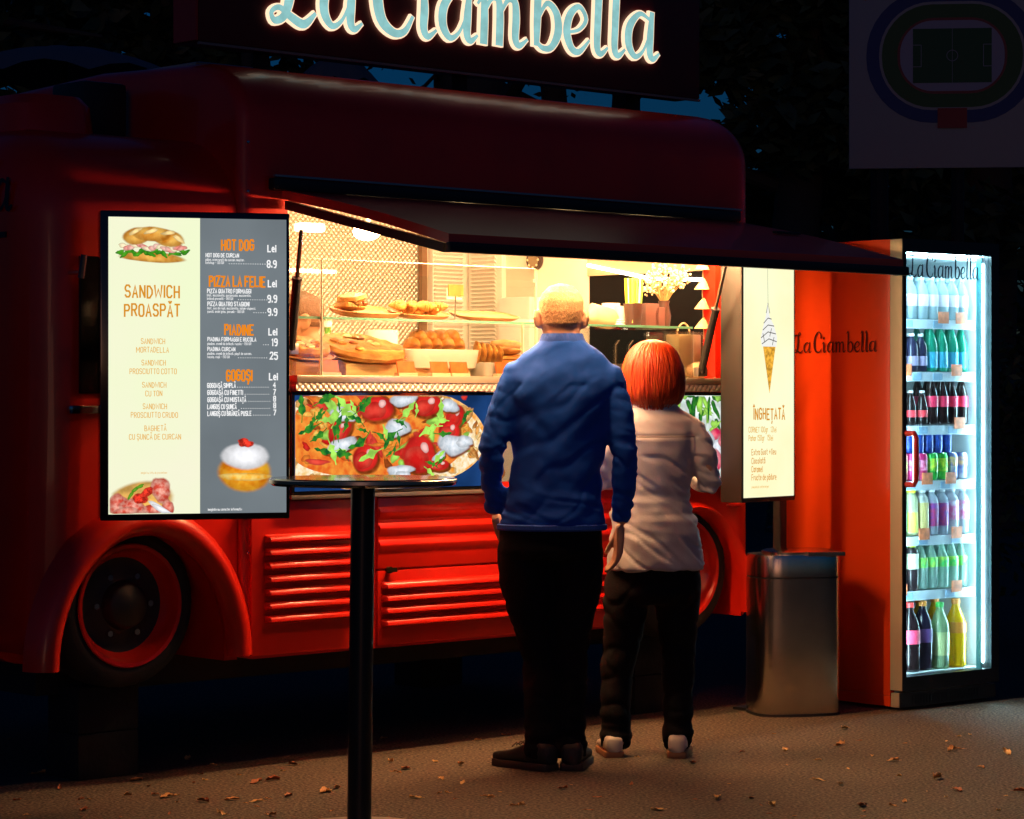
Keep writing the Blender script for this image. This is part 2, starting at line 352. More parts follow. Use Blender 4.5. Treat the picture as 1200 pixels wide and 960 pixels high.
tree(665, 29, .16, 'dark trunk right of the thickest one under the sign', 7, clumps(7, 8, 5.1, 8, 1.5, 120), size=.062)
tree(720, 31, .12, 'thin dark trunk under the right end of the sign', 8, clumps(8, 7, 5.2, 8, 1.2, 120), size=.062)
tree(935, 26, .25, 'leafy dark tree right of the sign', 9, clumps(9, 16, 4.0, 8, 1.3))
tree(1010, 28, .3, 'dark tree between the sign and the stadium board', 10, clumps(10, 18, 3.6, 8, 1.5))
tree(1150, 27, .3, 'dark tree directly behind the stadium board', 11, clumps(11, 18, 3.4, 8, 2.5))
tree(1330, 26, .3, 'dark tree at the far right of the picture', 12, clumps(12, 14, 3.0, 8, 2.5))
rn = random.Random(50); g = G()
for i in range(44):
    x = -16+i*.78; leaves(g, (x, 38+rn.uniform(-1, 1), rn.uniform(1.6, 2.6)), (1.5, 1.2, 2.6), 300, .3, rn, lo=0)
tag(g.build('woodland', m_leaf, smooth=False), 'dark mass of woodland closing off the background', 'woodland', kind='stuff')
rn = random.Random(51); g = G()
for i in range(26): leaves(g, (1.9+i*.15+rn.uniform(-.1, .1), 14.6+rn.uniform(-.2, .2), rn.uniform(.2, 1.9)), (.42, .35, .5), 330, .045, rn, lo=.02)
tag(g.build('hedge', pm('hedge_leaf', (.05, .08, .025), .55, var=(9, .5)), smooth=False), 'dark leafy hedge behind the drinks fridge', 'hedge')

# ------------------------------------------------------------------ food truck
AL = R(43); CA, SA = math.cos(AL), math.sin(AL); TY = 10.25
def TL(px, py=None, y=0.):                          # a photo pixel as (along, height) on the truck plane set y behind the serving side
    k = (px-600)/F; s_ = (k*(TY+CA*y)+SA*y)/(CA-SA*k)
    if py is None: return s_
    return s_, CH+(HOR-py)/F*(TY+SA*s_+CA*y)
truck = E('food_truck', 'red retro food truck with open serving hatch and glowing interior', 'food truck', (0, TY, 0), AL)
RED = (.68, .014, .004)
m_red = pm('red_paint', RED, .32, coat=.2, spec=.35, var=(2.2, .12), bump=(3, .05, .02))
m_redd = m_red
m_blk = pm('black_rubber', (.012, .012, .013), .5); m_blkg = pm('black_gloss', (.008, .008, .01), .15, coat=.4)
m_steel = pm('steel', (.55, .53, .5), .3, 1., bump=(60, .04)); m_chrome = pm('chrome', (.7, .7, .72), .12, 1.)
m_dark = pm('underbody', (.01, .01, .01), .8)
def shell(prof, s0, s1, r0, r1, seg=8):
    n_ = len(prof); P = [Vector(p) for p in prof]
    A = sum(P[i].x*P[(i+1) % n_].y-P[(i+1) % n_].x*P[i].y for i in range(n_))
    def inset(e):
        out = []
        for i in range(n_):
            d0 = (P[i]-P[i-1]).normalized(); d1 = (P[(i+1) % n_]-P[i]).normalized()
            n0 = Vector((-d0.y, d0.x)); n1_ = Vector((-d1.y, d1.x))
            if A < 0: n0, n1_ = -n0, -n1_
            nn = (n0+n1_); nn = nn/max(.3, nn.length_squared)*2
            out.append(P[i]+nn*e)
        return out
    secs = []
    for i in range(seg+1):
        a = math.pi/2*i/seg; secs.append((s0+r0*(1-math.sin(a)), r0*(1-math.cos(a))))
    secs = secs[::-1] if False else [(s0+r0*(1-math.cos(math.pi/2*i/seg)), r0*(1-math.sin(math.pi/2*i/seg))) for i in range(seg+1)]
    secs += [(s1-r1*(1-math.cos(math.pi/2*i/seg)), r1*(1-math.sin(math.pi/2*i/seg))) for i in range(seg, -1, -1)]
    g = G(); 
    for s_, e in secs: g.v += [(s_, p.x, p.y) for p in inset(e)]
    for k in range(len(secs)-1):
        for j in range(n_): g.f.append((k*n_+j, (k+1)*n_+j, (k+1)*n_+(j+1) % n_, k*n_+(j+1) % n_) if A > 0 else (k*n_+j, k*n_+(j+1) % n_, (k+1)*n_+(j+1) % n_, (k+1)*n_+j))
    a_ = tuple(range(n_)); c_ = tuple(range((len(secs)-1)*n_, len(secs)*n_))
    g.f.append(a_ if A > 0 else a_[::-1]); g.f.append(c_[::-1] if A > 0 else c_)
    return g
def arc(cx, cz, rx, rz, a0, a1, k): return [(cx+rx*math.cos(R(a0+(a1-a0)*i/k)), cz+rz*math.sin(R(a0+(a1-a0)*i/k))) for i in range(k+1)]
BW, ZB = 1.9, .41                                    # body width, hull bottom
body_p = [(0, ZB)]+arc(.3, 2.39, .3, .225, 180, 90, 8)+[(.95, 2.64)]+arc(BW-.3, 2.39, .3, .225, 90, 0, 8)+[(BW, ZB)]
WX0, WX1, WZ0, WZ1 = TL(337), TL(838), 1.42, 2.09
FW, RW, WZ = -1.775, 1.04, .627                      # wheel positions along the truck, hub height
def archcut(s_, rx, rz, y0=-.3, y1=.42):
    return G().prism([(s_-rx, ZB-.1)]+[(s_-rx*math.cos(R(q)), ZB+.02+rz*math.sin(R(q))) for q in range(0, 181, 12)]+[(s_+rx, ZB-.1)], y0, y1)
me = boolean(shell(body_p, -1.345, 1.485, .05, .14).mesh('body'), [
    G().box(-1.27, .62, .07, BW-.07, .5, 2.42), G().box(.619, 1.4, .07, BW-.07, .95, 2.42), G().box(WX0, WX1, -.3, .3, WZ0, WZ1),
    G().box(TL(569), TL(788), -.3, .3, 1.03, 1.39), archcut(RW, .33, .45)])
body = ob('body', me, m_red, truck)
cab_p = [(.03, ZB)]+arc(.4, 2.0, .37, .33, 180, 90, 8)+[(.95, 2.37)]+arc(BW-.4, 2.0, .37, .33, 90, 0, 8)+[(BW-.03, ZB)]
cab = ob('cab', boolean(shell(cab_p, -2.2, -1.346, .2, .0, 8).mesh('cab'), [archcut(FW, .37, .46)]), m_red, truck)
# cab details
g = G(); g.box(-2.03, -1.5, .018, .031, 1.38, 1.86); g.build('side_window', m_blkg, truck, bevel=.004)
g = G(); g.box(-2.206, -2.199, .3, BW-.3, 1.3, 1.86); g.build('windscreen', m_blkg, truck, bevel=.003)
g = G(); g.box(-2.207, -2.199, .22, BW-.22, 1.925, 1.945); g.build('front_trim', m_blk, truck)
g = G(); g.box(-2.08, -1.9, -.005, .03, 1.31, 1.34); g.build('door_handle', m_chrome, truck, bevel=.006)
g = G(); g.tube([(-2.06, -.03, 1.78), (-2.06, -.05, 1.86)], .012, 8); g.tube([(-2.06, .04, 1.8), (-2.06, -.04, 1.8)], .008, 6); g.build('mirror_arm', m_chrome, truck)
logo_print('front_lettering', 0, 0, 1.15, m_blk, truck, R(-90), (-2.204, 1.33, 2.02))
# roof things on the cab
g = G(); g.loft([(-1.9, .55, 2.3, .18, .25, .6), (-1.9, .55, 2.42, .17, .23, .6), (-1.9, .55, 2.455, .14, .2, .6)], 24); g.build('roof_scoop', m_red, truck)
g = G(); g.box(-1.62, -1.42, .62, .84, 2.35, 2.56); g.build('roof_horn_box', m_blk, truck, bevel=.02)
# roof unit on the body
g = G(); g.box(-1.0, -.62, .75, 1.15, 2.58, 2.7); ac = g.build('roof_unit', pm('aged_white', (.5, .48, .45), .6, var=(8, .15)), truck, bevel=.03)
g = G(); g.box(-1.03, -.6, .72, 1.18, 2.665, 2.69); g.build('lid', MATS['aged_white'], ac, bevel=.008)
# wheels
def wheel(s_, y):
    w_ = tag(bpy.data.objects.new('wheel', None), None); col.objects.link(w_); w_.parent = truck; w_.location = (s_, y, WZ)
    def lt(name, prof, m):
        g = G(); k = 40
        for r, yy in prof:
            for j in range(k): q = 2*math.pi*j/k; g.v.append((r*math.cos(q), yy, r*math.sin(q)))
        for i in range(len(prof)-1):
            for j in range(k): g.f.append((i*k+j, (i+1)*k+j, (i+1)*k+(j+1) % k, i*k+(j+1) % k))
        return g.build(name, m, w_, ang=.9)
    lt('tyre', [(.205, .0), (.235, -.012), (.27, -.008), (.29, .02), (.296, .05), (.296, .14), (.285, .18), (.21, .19)], pm('tyre', (.012, .012, .012), .75, bump=(40, .3)))
    lt('rim', [(.222, -.014), (.218, -.02), (.205, -.018), (.196, .0), (.188, .03), (.172, .04), (.168, .05)], m_red)
    lt('wheel_disc', [(.17, .045), (.14, .05), (.09, .035), (.08, .0), (.07, -.012), (.001, -.014)], pm('disc_black', (.015, .012, .012), .5))
    g = G()
    for i in range(6):
        q = i*math.pi/3; g.tube([(.115*math.cos(q), .05, .115*math.sin(q)), (.115*math.cos(q), .025, .115*math.sin(q))], .012, 6)
    g.build('wheel_nuts', m_chrome, w_)
    return w_
wheel(FW, .1); wheel(RW, .05); wheel(FW, 1.6); wheel(RW, 1.6)
def flare(s_, rx, rz, kf=1.):
    g = G(); pr = [(0, .0), (-.02, .005), (-.05, .03), (-.055, .06), (-.02, .1), (.04, .115)]; k = 28; nn = len(pr)
    for i in range(k+1):
        q = math.pi*i/k
        for yy, dr in [(a, b_*kf) for a, b_ in pr]: g.v.append((s_-(rx+dr)*math.cos(q), yy, ZB+.02+(rz+dr)*math.sin(q)))
    for i in range(k):
        for j in range(nn-1): g.f.append((i*nn+j, i*nn+j+1, (i+1)*nn+j+1, (i+1)*nn+j))
    g.build('wheel_arch_flare', m_red, truck, ang=1.2)
flare(FW, .36, .45); flare(RW, .325, .44, .5)
for z in (2.3, 2.12, 1.94, 1.76, 1.2, .8): g = G(); g.sph((-1.318, -.001, z), (.006, .004, .006), 8, 5); g.build('screw', m_chrome, truck)
# underside
g = G(); g.box(-2.0, 1.4, .35, 1.6, .3, .42); g.build('chassis', m_dark, truck)
# serving-side panels
def panel(name, x0, x1, z0, z1, th=.014):
    g = G(); g.box(x0, x1, -th, .004, z0, z1); return g.build(name, m_red, truck, bevel=.005)
def louvre(parent, x0, x1, z, h=.026, d=.03):
    g = G(); k = 8; pr = [(-.002, z+h)]+[(-d*math.sin(R(q))-.012, z+h*.9*math.cos(R(q))) for q in range(10, 95, 14)]+[(-.006, z-.012)]
    xs = [(x0, .02), (x0+.006, .6), (x0+.016, 1), (x1-.016, 1), (x1-.006, .6), (x1, .02)]
    for x, f in xs: g.v += [(x, yy*f if f < 1 else yy, zz) for yy, zz in pr]
    nn = len(pr)
    for i in range(len(xs)-1):
        for j in range(nn-1): g.f.append((i*nn+j, i*nn+j+1, (i+1)*nn+j+1, (i+1)*nn+j))
    g.build('louvre', m_red, parent, ang=.9)
lp = panel('louvre_panel', TL(292), TL(416), ZB+.01, .985)
lx0, lx1 = TL(306), TL(412)
for i in range(7): louvre(lp, lx0, lx1, .84-i*.049)
rp_ = panel('hatch_panel', TL(440), .66, ZB+.01, .705)
for i in range(4): louvre(rp_, TL(443), .62, .64-i*.047)
up = panel('ridged_panel', TL(440), .66, .712, .985)
for i, z in enumerate((.93, .868, .803)):            # three stepped ledges
    g = G(); x0, x1 = TL(441), .655; o3 = .012+i*.0
    g.add([(x0, -.014, z+.02), (x1, -.014, z+.02), (x1, -.024, z+.004), (x0, -.024, z+.004), (x0, -.024, z-.004), (x1, -.024, z-.004), (x1, -.014, z-.03), (x0, -.014, z-.03)], [(3, 2, 1, 0), (4, 5, 2, 3), (7, 6, 5, 4), (0, 7, 4, 3), (1, 2, 5, 6)])
    g.build('ledge', m_red, up, bevel=.003)
g = G(); g.tube([(TL(452), -.012, .708), (TL(452), -.03, .708)], .013, 12); g.box(TL(452)-.022, TL(452)+.03, -.034, -.026, .7, .716); g.build('latch', pm('old_brass', (.12, .09, .05), .4, 1.), truck)
g = G(); g.box(WX0-.02, WX1, -.05, .0, .99, 1.005); g.build('screen_ledge', pm('ledge_metal', (.35, .3, .25), .4, .8), truck, bevel=.002)
for z in (.955, .9): g = G(); g.sph((1.33, .004, z), (.06, .022, .014), 16, 8); g.build('rear_vent', m_red, truck)
g = G(); g.box(1.24, 1.285, -.03, -.001, 1.28, 1.4); g.build('hatch_lock', m_steel, truck, bevel=.004)
g = G(); g.box(1.25, 1.275, -.036, -.03, 1.31, 1.37); g.build('lock_slot', m_blk, truck, bevel=.002)
# counter
m_quilt, n = nodes_of('quilted_steel')
b = n.nodes.new('ShaderNodeBsdfPrincipled'); o_ = n.nodes.new('ShaderNodeOutputMaterial'); b.inputs['Base Color'].default_value = (.72, .66, .56, 1); b.inputs['Metallic'].default_value = .7; b.inputs['Roughness'].default_value = .45
tc = n.nodes.new('ShaderNodeTexCoord'); mp = n.nodes.new('ShaderNodeMapping'); mp.inputs['Rotation'].default_value = (0, R(45), 0)
ck = n.nodes.new('ShaderNodeTexVoronoi'); ck.inputs['Scale'].default_value = 50; ck.inputs['Randomness'].default_value = 0
bp = n.nodes.new('ShaderNodeBump'); bp.inputs['Strength'].default_value = .55; bp.inputs['Distance'].default_value = .02; bp.invert = True
n.links.new(tc.outputs['Object'], mp.inputs[0]); n.links.new(mp.outputs[0], ck.inputs[0]); n.links.new(ck.outputs['Distance'], bp.inputs['Height']); n.links.new(bp.outputs[0], b.inputs['Normal']); n.links.new(b.outputs[0], o_.inputs[0])
g = G(); g.box(WX0-.01, WX1+.01, -.07, .5, 1.422, 1.45); cnt = g.build('counter', pm('counter_steel', (.6, .5, .38), .3, .7), truck, bevel=.004)
g = G(); g.box(WX0-.01, WX1+.01, -.066, -.02, 1.392, 1.421); g.build('counter_apron', m_quilt, cnt)
# window surround, interior lining
m_cream = pm('cream_wall', (.78, .72, .6), .5, var=(3, .05)); m_ceil = pm('ceiling_board', (.5, .36, .22), .5)
yb = BW-.075
qx = TL(492, y=yb)
g = G(); g.box(-1.26, qx, yb-.006, yb+.003, .55, 2.4); g.build('quilted_wall', m_quilt, truck)
g = G(); g.box(qx+.003, 1.39, yb-.012, yb+.003, .96, 2.4); g.build('back_wall', m_cream, truck)
g = G(); g.box(-1.26, .61, .08, yb-.01, .503, .55); g.build('interior_floor', pm('floor_sheet', (.2, .19, .18), .5), truck)
g = G(); g.box(-1.262, -1.255, .08, yb-.02, .55, 2.4); g.build('end_wall', m_cream, truck)
EWS = 1.385
def TE(px, py=None):                                # a photo pixel on the rear end wall: (depth, height)
    k = (px-600)/F; y_ = (EWS*(CA-SA*k)-k*TY)/(SA+k*CA)
    return y_ if py is None else (y_, CH+(HOR-py)/F*(TY+SA*EWS+CA*y_))
g = G(); g.box(EWS, EWS+.01, TE(690), yb-.02, .96, 2.4); g.box(EWS, EWS+.01, .08, TE(690)-.0005, 2.06, 2.4); g.box(EWS, EWS+.01, .08, TE(690)-.0005, .96, 1.2); g.build('end_wall', m_cream, truck)
g = G(); g.box(EWS+.002, EWS+.008, .09, TE(690)-.003, 1.2, 2.06); g.build('night_window', pm('night_glass', (.004, .004, .005), .35, spec=.1), truck)
g = G(); g.box(-1.25, 1.38, .08, yb-.02, 2.4, 2.415); g.build('interior_ceiling', m_cream, truck)
g = G(); g.box(qx-.02, qx+.012, yb-.04, yb-.014, .6, 2.3); g.build('wall_trim', pm('wood_trim', (.18, .1, .05), .5), truck)
# louvred door inside
dx0, dx1 = TL(504, y=yb-.03), 1.37
m_door = pm('white_door', (.82, .79, .72), .4)
g = G(); g.box(dx0, dx1, yb-.05, yb-.015, .6, 2.25); dr = g.build('louvred_door', m_door, truck, bevel=.004)
for i in range(0):
    z = 1.3+i*.0195
    for xa, xb in ((dx0+.05, (dx0+dx1)/2-.025), ((dx0+dx1)/2+.025, dx1-.05)):
        M = Matrix.Translation((0, yb-.056, z)) @ Matrix.Rotation(R(-38), 4, 'X')
        g = G(); g.box(xa, xb, -.009, .009, -.0025, .0025, M); g.build('slat', m_door, dr, smooth=False)
for i in range(50):
    z = 1.3+i*.0195; xa, xb = TL(509, y=yb-.056), TL(542, y=yb-.056)
    M = Matrix.Translation((0, yb-.056, z)) @ Matrix.Rotation(R(-38), 4, 'X')
    g = G(); g.box(xa, min(xb, 1.36), -.009, .009, -.0025, .0025, M); g.build('slat', m_door, dr, smooth=False)
ya, yc = TE(587), TE(551)
g = G(); g.box(EWS-.03, EWS-.001, ya-.04, min(yc+.04, yb-.06), .97, 2.25); dr2 = g.build('louvred_door', m_door, truck, bevel=.004)
for i in range(50):
    z = 1.3+i*.0195; M = Matrix.Translation((EWS-.036, 0, z)) @ Matrix.Rotation(R(38), 4, 'Y')
    g = G(); g.box(-.009, .009, ya, min(yc, yb-.09), -.0025, .0025, M); g.build('slat', m_door, dr2, smooth=False)
g = G(); g.box(EWS-.12, EWS-.002, TE(642), TE(606), 1.5, 1.84); g.build('wall_cabinet', pm('cabinet_white', (.85, .84, .8), .3), truck, bevel=.01)
# lamps the truck carries
m_tube = em('tube_led', (1, .73, .4), 68); m_strip = em('awning_led', (1, .6, .27), 145)
for sx in (-.95, -.25, .45, 1.05):
    g = G(); g.box(sx-.2, sx+.2, .62, .7, 2.37, 2.395); g.build('ceiling_lamp', m_tube, truck, bevel=.006)
p0 = TL(430, 273, .25); g = G(); g.sph((p0[0], .25, p0[1]+.005), (.055, .055, .035), 16, 8); lb = g.build('globe_lamp', em('globe_glow', (1, .68, .33), 130), truck)
g = G(); g.tube([(p0[0], .25, p0[1]+.03), (p0[0], .25, 2.4)], .012, 8); g.build('lamp_stem', m_steel, lb)
for sx in (-.1, .5, 1.0):
    g = G(); g.sph((sx, .2, 2.085), (.045, .045, .03), 14, 8); dl = g.build('downlight', MATS['globe_glow'], truck)
    g = G(); g.tube([(sx, .2, 2.11), (sx, .2, 2.4)], .012, 8); g.build('lamp_stem', m_steel, dl)
p0 = TL(366, 268, .1); g = G(); g.box(p0[0]-.06, p0[0]+.05, .08, .14, p0[1]-.012, p0[1]+.02); g.build('corner_lamp', em('corner_glow', (1, .7, .35), 9), truck, bevel=.01)
a_, b_, c_ = TE(691, 311), TE(766, 327), TE(831, 328)
g = G(); g.tube([(EWS-.012, *a_), (EWS-.012, *b_)], .008, 6); g.build('light_strip', em('strip_glow', (1, .8, .55), 12), truck)
g = G(); g.tube([(EWS-.012, b_[0]-.02, b_[1]), (EWS-.012, *c_)], .008, 6); g.build('light_strip', MATS['strip_glow'], truck)
a_, b_ = TL(833, 326, .1), TL(831, 402, .1)
for i in range(9):
    t = i/8; g = G(); g.sph((a_[0]+(b_[0]-a_[0])*t, .1, a_[1]+(b_[1]-a_[1])*t), .014, 8, 5); g.build('jamb_light', em('jamb_glow', (1, .88, .65), 8), truck)
g = G(); g.box(WX1-.005, WX1+.06, -.006, .0, 1.0, WZ1); g.build('window_jamb', m_red, truck)
g = G(); g.box(EWS-.01, EWS-.001, .085, TE(690), 1.93, 2.39); g.build('header_board', m_ceil, truck)
# glass guard and shelf
m_gl = glassm('clear_glass', (.97, .99, .97), .6); m_ge = pm('glass_edge', (.12, .35, .25), .2, trans=.3)
SZ = 1.662
gd = G(); gd.box(WX0+.01, TL(815), .02, .36, SZ, SZ+.008); sh = gd.build('glass_shelf', m_gl, truck)
g = G(); g.box(WX0+.01, TL(815), .016, .0195, SZ-.001, SZ+.009); g.build('shelf_edge', m_ge, sh)
for a, b2 in ((338, 378), (378.5, 629), (630, 815)):
    g = G(); g.box(TL(a)+.004, TL(b2)-.004, .005, .011, 1.452, SZ-.01); g.build('glass_pane', m_gl, truck)
for a, b2 in ((338, 378), (378.5, 629)):
    g = G(); g.box(TL(a)+.004, TL(b2)-.004, .005, .011, SZ+.02, 1.885); gp = g.build('glass_pane', m_gl, truck)
    g = G(); g.box(TL(a)+.004, TL(b2)-.004, .004, .012, 1.8855, 1.889); g.build('pane_edge', pm('pale_edge', (.7, .75, .65), .2), gp)
for p_ in (378.2, 629.5, 614):
    g = G(); g.box(TL(p_)-.0018, TL(p_)+.0018, .002, .014, 1.452, 1.885 if p_ != 614 else SZ); g.build('pane_joint', pm('joint', (.45, .42, .3), .3), truck)
# hatch that opens up as an awning
HW, DROP = .93, .205
hx0, hx1 = TL(330), TL(860)
def hp(s_, u, dz=0): return (s_, -u*HW, 2.1-DROP*u+dz)
g = G()
for dz in (.035, 0.):
    for i in range(2):
        for j in range(7):
            u = j/6; bow = .012*math.sin(math.pi*u); g.v.append(hp((hx0, hx1)[i], u, dz+bow))
for i in range(6):
    g.f.append((i, 7+i, 8+i, i+1)); g.f.append((14+i, 15+i, 22+i, 21+i)); g.f.append((i, i+1, 15+i, 14+i)); g.f.append((7+i, 21+i, 22+i, 8+i))
g.f.append((6, 13, 27, 20)); g.f.append((0, 14, 21, 7))
hatch = g.build('serving_hatch', pm('hatch_paint', (.75, .05, .03), .3, coat=.25, bump=(2.2, .08, .03)), truck, ang=.5)
g = G(); a_ = Vector(hp(hx0-.01, 1.0)); g.box(hx0-.012, hx1+.012, a_.y-.022, a_.y+.004, a_.z-.03, a_.z+.006); g.build('hatch_lip', m_blk, hatch, bevel=.006)
for e in (hx0, hx1-.03):
    g = G()
    if 1:
        a_, b_ = Vector(hp(e, .02)), Vector(hp(e, .97)); g.add([a_+Vector((0, 0, -.035)), a_+Vector((.03, 0, -.035)), b_+Vector((.03, 0, -.035)), b_+Vector((0, 0, -.035)), a_+Vector((0, 0, -.002)), a_+Vector((.03, 0, -.002)), b_+Vector((.03, 0, -.002)), b_+Vector((0, 0, -.002))], ((0,1,2,3),(7,6,5,4),(0,4,5,1),(1,5,6,2),(2,6,7,3),(3,7,4,0)))
    g.build('hatch_frame', m_blk, hatch, smooth=False)
g = G(); a_ = Vector(hp(0, .93)); g.box(-.76, -.2, a_.y-.012, a_.y+.012, a_.z-.022, a_.z-.008); g.build('awning_light', m_strip, hatch)
g = G(); a_ = Vector(hp(0, .42)); g.box(-.72, .05, a_.y-.012, a_.y+.012, a_.z-.02, a_.z-.006); g.build('awning_light', em('awning_led_inner', (1, .58, .25), 680), hatch)
g = G(); a_ = Vector(hp(0, .1)); g.box(.35, 1.3, a_.y-.012, a_.y+.012, a_.z-.02, a_.z-.006); g.build('hinge_light', em('hinge_led', (1, .58, .24), 450), hatch)
g = G(); a_ = Vector(hp(0, .55)); g.box(TL(812)-.0, TL(812)+.16, -.47, -.45, a_.z+.062, a_.z+.072); g.build('hatch_handle', m_blk, hatch, bevel=.003)
g = G(); g.box(hx0-.06, hx1+.01, -.035, .012, 2.13, 2.175); ht = g.build('hinge_trim', m_blk, truck, bevel=.008)
g = G(); g.box(hx0-.06, hx1+.01, -.04, -.028, 2.178, 2.186); g.build('drip_rail', pm('rail_grey', (.3, .32, .38), .25, .6), ht)
def strut(p, q):
    p, q = Vector(p), Vector(q); mid = p.lerp(q, .42); g = G(); g.tube([p, mid], .008, 8); a = g.build('gas_strut', m_chrome, truck)
    g = G(); g.tube([mid, q], .017, 10); g.tube([mid, mid.lerp(p, .06)], .02, 10); g.build('cylinder', m_blk, a)
    g = G(); g.box(q.x-.03, q.x+.03, q.y-.01, q.y+.02, q.z-.02, q.z+.02); g.build('bracket', m_steel, a, bevel=.004)
q0 = TL(822, 436, -.04); q1 = TL(850, 318, -.25); strut((q1[0], -.25, q1[1]+.02), (q0[0], -.04, q0[1]))
q0 = TL(341, 330, .0); q1 = TL(353, 270, -.16); strut((q1[0], -.16, q1[1]), (q0[0], 0, q0[1]-.25))
# lit display between the two screens
rx0, rx1 = TL(569), TL(788)
g = G(); g.box(rx0-.01, rx1+.01, .28, .3, 1.0, 1.41); g.box(rx0-.01, rx1+.01, .01, .28, 1.005, 1.03); g.build('display_niche', m_cream, truck)
g = G(); g.box(rx0+.02, rx1-.02, .03, .06, 1.375, 1.388); g.build('niche_lamp', em('niche_glow', (1, .85, .6), 9), truck)
g = G(); g.box(rx0, rx1, .002, .007, 1.03, 1.39); g.build('niche_glass', m_gl, truck)
# block stacks that carry the raised truck
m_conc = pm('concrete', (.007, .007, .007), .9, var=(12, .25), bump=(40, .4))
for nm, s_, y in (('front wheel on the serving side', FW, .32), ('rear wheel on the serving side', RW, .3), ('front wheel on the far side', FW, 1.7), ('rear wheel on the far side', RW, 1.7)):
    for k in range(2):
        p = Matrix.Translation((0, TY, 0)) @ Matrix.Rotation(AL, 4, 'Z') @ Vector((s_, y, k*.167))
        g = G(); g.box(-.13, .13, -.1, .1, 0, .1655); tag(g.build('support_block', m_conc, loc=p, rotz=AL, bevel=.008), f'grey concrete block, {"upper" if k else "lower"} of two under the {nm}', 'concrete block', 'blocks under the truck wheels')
# ------------------------------------------------------------------ illuminated roof sign
def on_truck(s_, y, z): return Matrix.Translation((0, TY, 0)) @ Matrix.Rotation(AL, 4, 'Z') @ Vector((s_, y, z))
SY = .3
sx0, sz0 = TL(233, 53, SY); sx1, sz1 = TL(820, 112, SY); sz0 = (sz0+sz1)/2
sign = E('roof_sign', 'dark red box sign with glowing script lettering mounted above the truck roof', 'sign', on_truck(sx0, SY, sz0), AL)
SW = sx1-sx0
g = G(); g.box(0, SW, 0, .15, 0, .85); g.build('sign_box', pm('sign_panel', (.1, .005, .005), .45), sign, bevel=.006)
g = G(); g.box(-.012, -.001, .004, .146, .004, .846); g.build('sign_end_panel', pm('sign_end', (.45, .015, .01), .4), sign)
g = G(); g.box(0, SW, -.004, .01, -.012, -.002); g.build('sign_trim', pm('trim_grey', (.2, .17, .15), .5), sign)
for x in (.35, SW*.5, SW-.35):
    g = G(); g.box(x-.02, x+.02, .05, .1, 2.55-sz0, -.001); g.build('sign_post', m_dark, sign)
ls, tot = logo_strokes()
tx0 = TL(313, y=SY)-sx0; tx1 = TL(768, y=SY)-sx0; k = (tx1-tx0)/tot
bz0 = TL(320, 27, SY)[1]-sz0; bz1 = TL(765, 71, SY)[1]-sz0
m_halo = em('sign_halo', (1, .68, .45), 1.35); m_lface = em('sign_face', (.27, .56, .56), 1.0, var=(20, .12))
for ch, st in ls:
    g = G(); f = G(); h_ = G(); q = 0
    for s_ in st:
        pts = [(tx0+p[0]*k, bz0+(bz1-bz0)*p[0]/tot+p[1]*k) for p in s_]
        g.ribbon(pts, [p[2]*k*.92+.009 for p in s_], -.014-q*.0004, .0135); f.ribbon(pts, [max(.006, p[2]*k*.92-.002) for p in s_], -.017-q*.0004); q += 1
    lo = g.build('letter', m_halo, sign, smooth=False); f.build('letter_face', m_lface, lo, smooth=False)

# ------------------------------------------------------------------ tall menu screen
MA = R(15); MW, MH = .615, 1.018
menu = E('menu_screen', 'tall glowing menu screen, cream and grey halves, hung beside the serving hatch', 'menu screen', W3(127, 603, 8.75), MA)
g = G(); g.box(-.028, MW+.012, .0, .085, -.022, MH+.022); g.build('casing', m_blkg, menu, bevel=.006)
g = G(); g.tube([(MW*.5, .08, .5), (MW*.6, .55, .5)], .03, 8); g.tube([(MW*.2, .08, .6), (MW*.2, .5, .6)], .03, 8); g.build('wall_arm', m_blk, menu)
m_cr = em('screen_cream', (.88, .98, .62), 1.0, var=(1.2, .1), c2=(.95, .92, .7)); m_gr = em('screen_grey', (.17, .2, .22), 1.0, var=(1.5, .15))
def mu(cx, cy):
    v = (cy-43)/870; xl = 85-30*v; xr = 600-10*v; return (cx-xl)/(xr-xl)*MW, (1-v)*MH
cs = MH/870
xs = mu(338, 480)[0]
g = G(); g.flat([(0, 0), (xs, 0), (xs, MH), (0, MH)], -.0015); scr = g.build('cream_half', m_cr, menu, smooth=False)
g = G(); g.flat([(xs, 0), (MW, 0), (MW, MH), (xs, MH)], -.0015); scg = g.build('grey_half', m_gr, menu, smooth=False)
m_or = em('ink_orange', (.72, .29, .015)); m_or2 = em('ink_bright_orange', (.9, .26, .005)); m_wh = em('ink_white', (.95, .95, .95)); m_orp = em('ink_pale_orange', (.82, .42, .06))
def mt(s, cx, cy, hpx, m, par, al='c', wt=.14, asp=.62, maxw=None):   # cy = baseline in crop pixels
    x, z = mu(cx, cy); return text('menu_text', s, x, z, hpx*cs, m, par, al, wt, asp, maxw=maxw and maxw*cs)
mt('SANDWICH', 207, 278, 34, m_or, scr, wt=.15, maxw=165); mt('PROASPĂT', 205, 333, 34, m_or, scr, wt=.15, maxw=168)
for a, b2, y in (('SANDWICH', 'MORTADELLA', 414), ('SANDWICH', 'PROSCIUTTO COTTO', 477), ('SANDWICH', 'CU TON', 542), ('SANDWICH', 'PROSCIUTTO CRUDO', 605), ('BAGHETĂ', 'CU ȘUNCĂ DE CURCAN', 669)):
    mt(a, 203, y, 15, m_orp, scr, wt=.12, maxw=78); mt(b2, 201, y+25, 15, m_orp, scr, wt=.12, maxw=min(160, 10*len(b2)))
mt('imagini cu titlu de prezentare', 194, 795, 6, m_orp, scr, wt=.1, maxw=105)
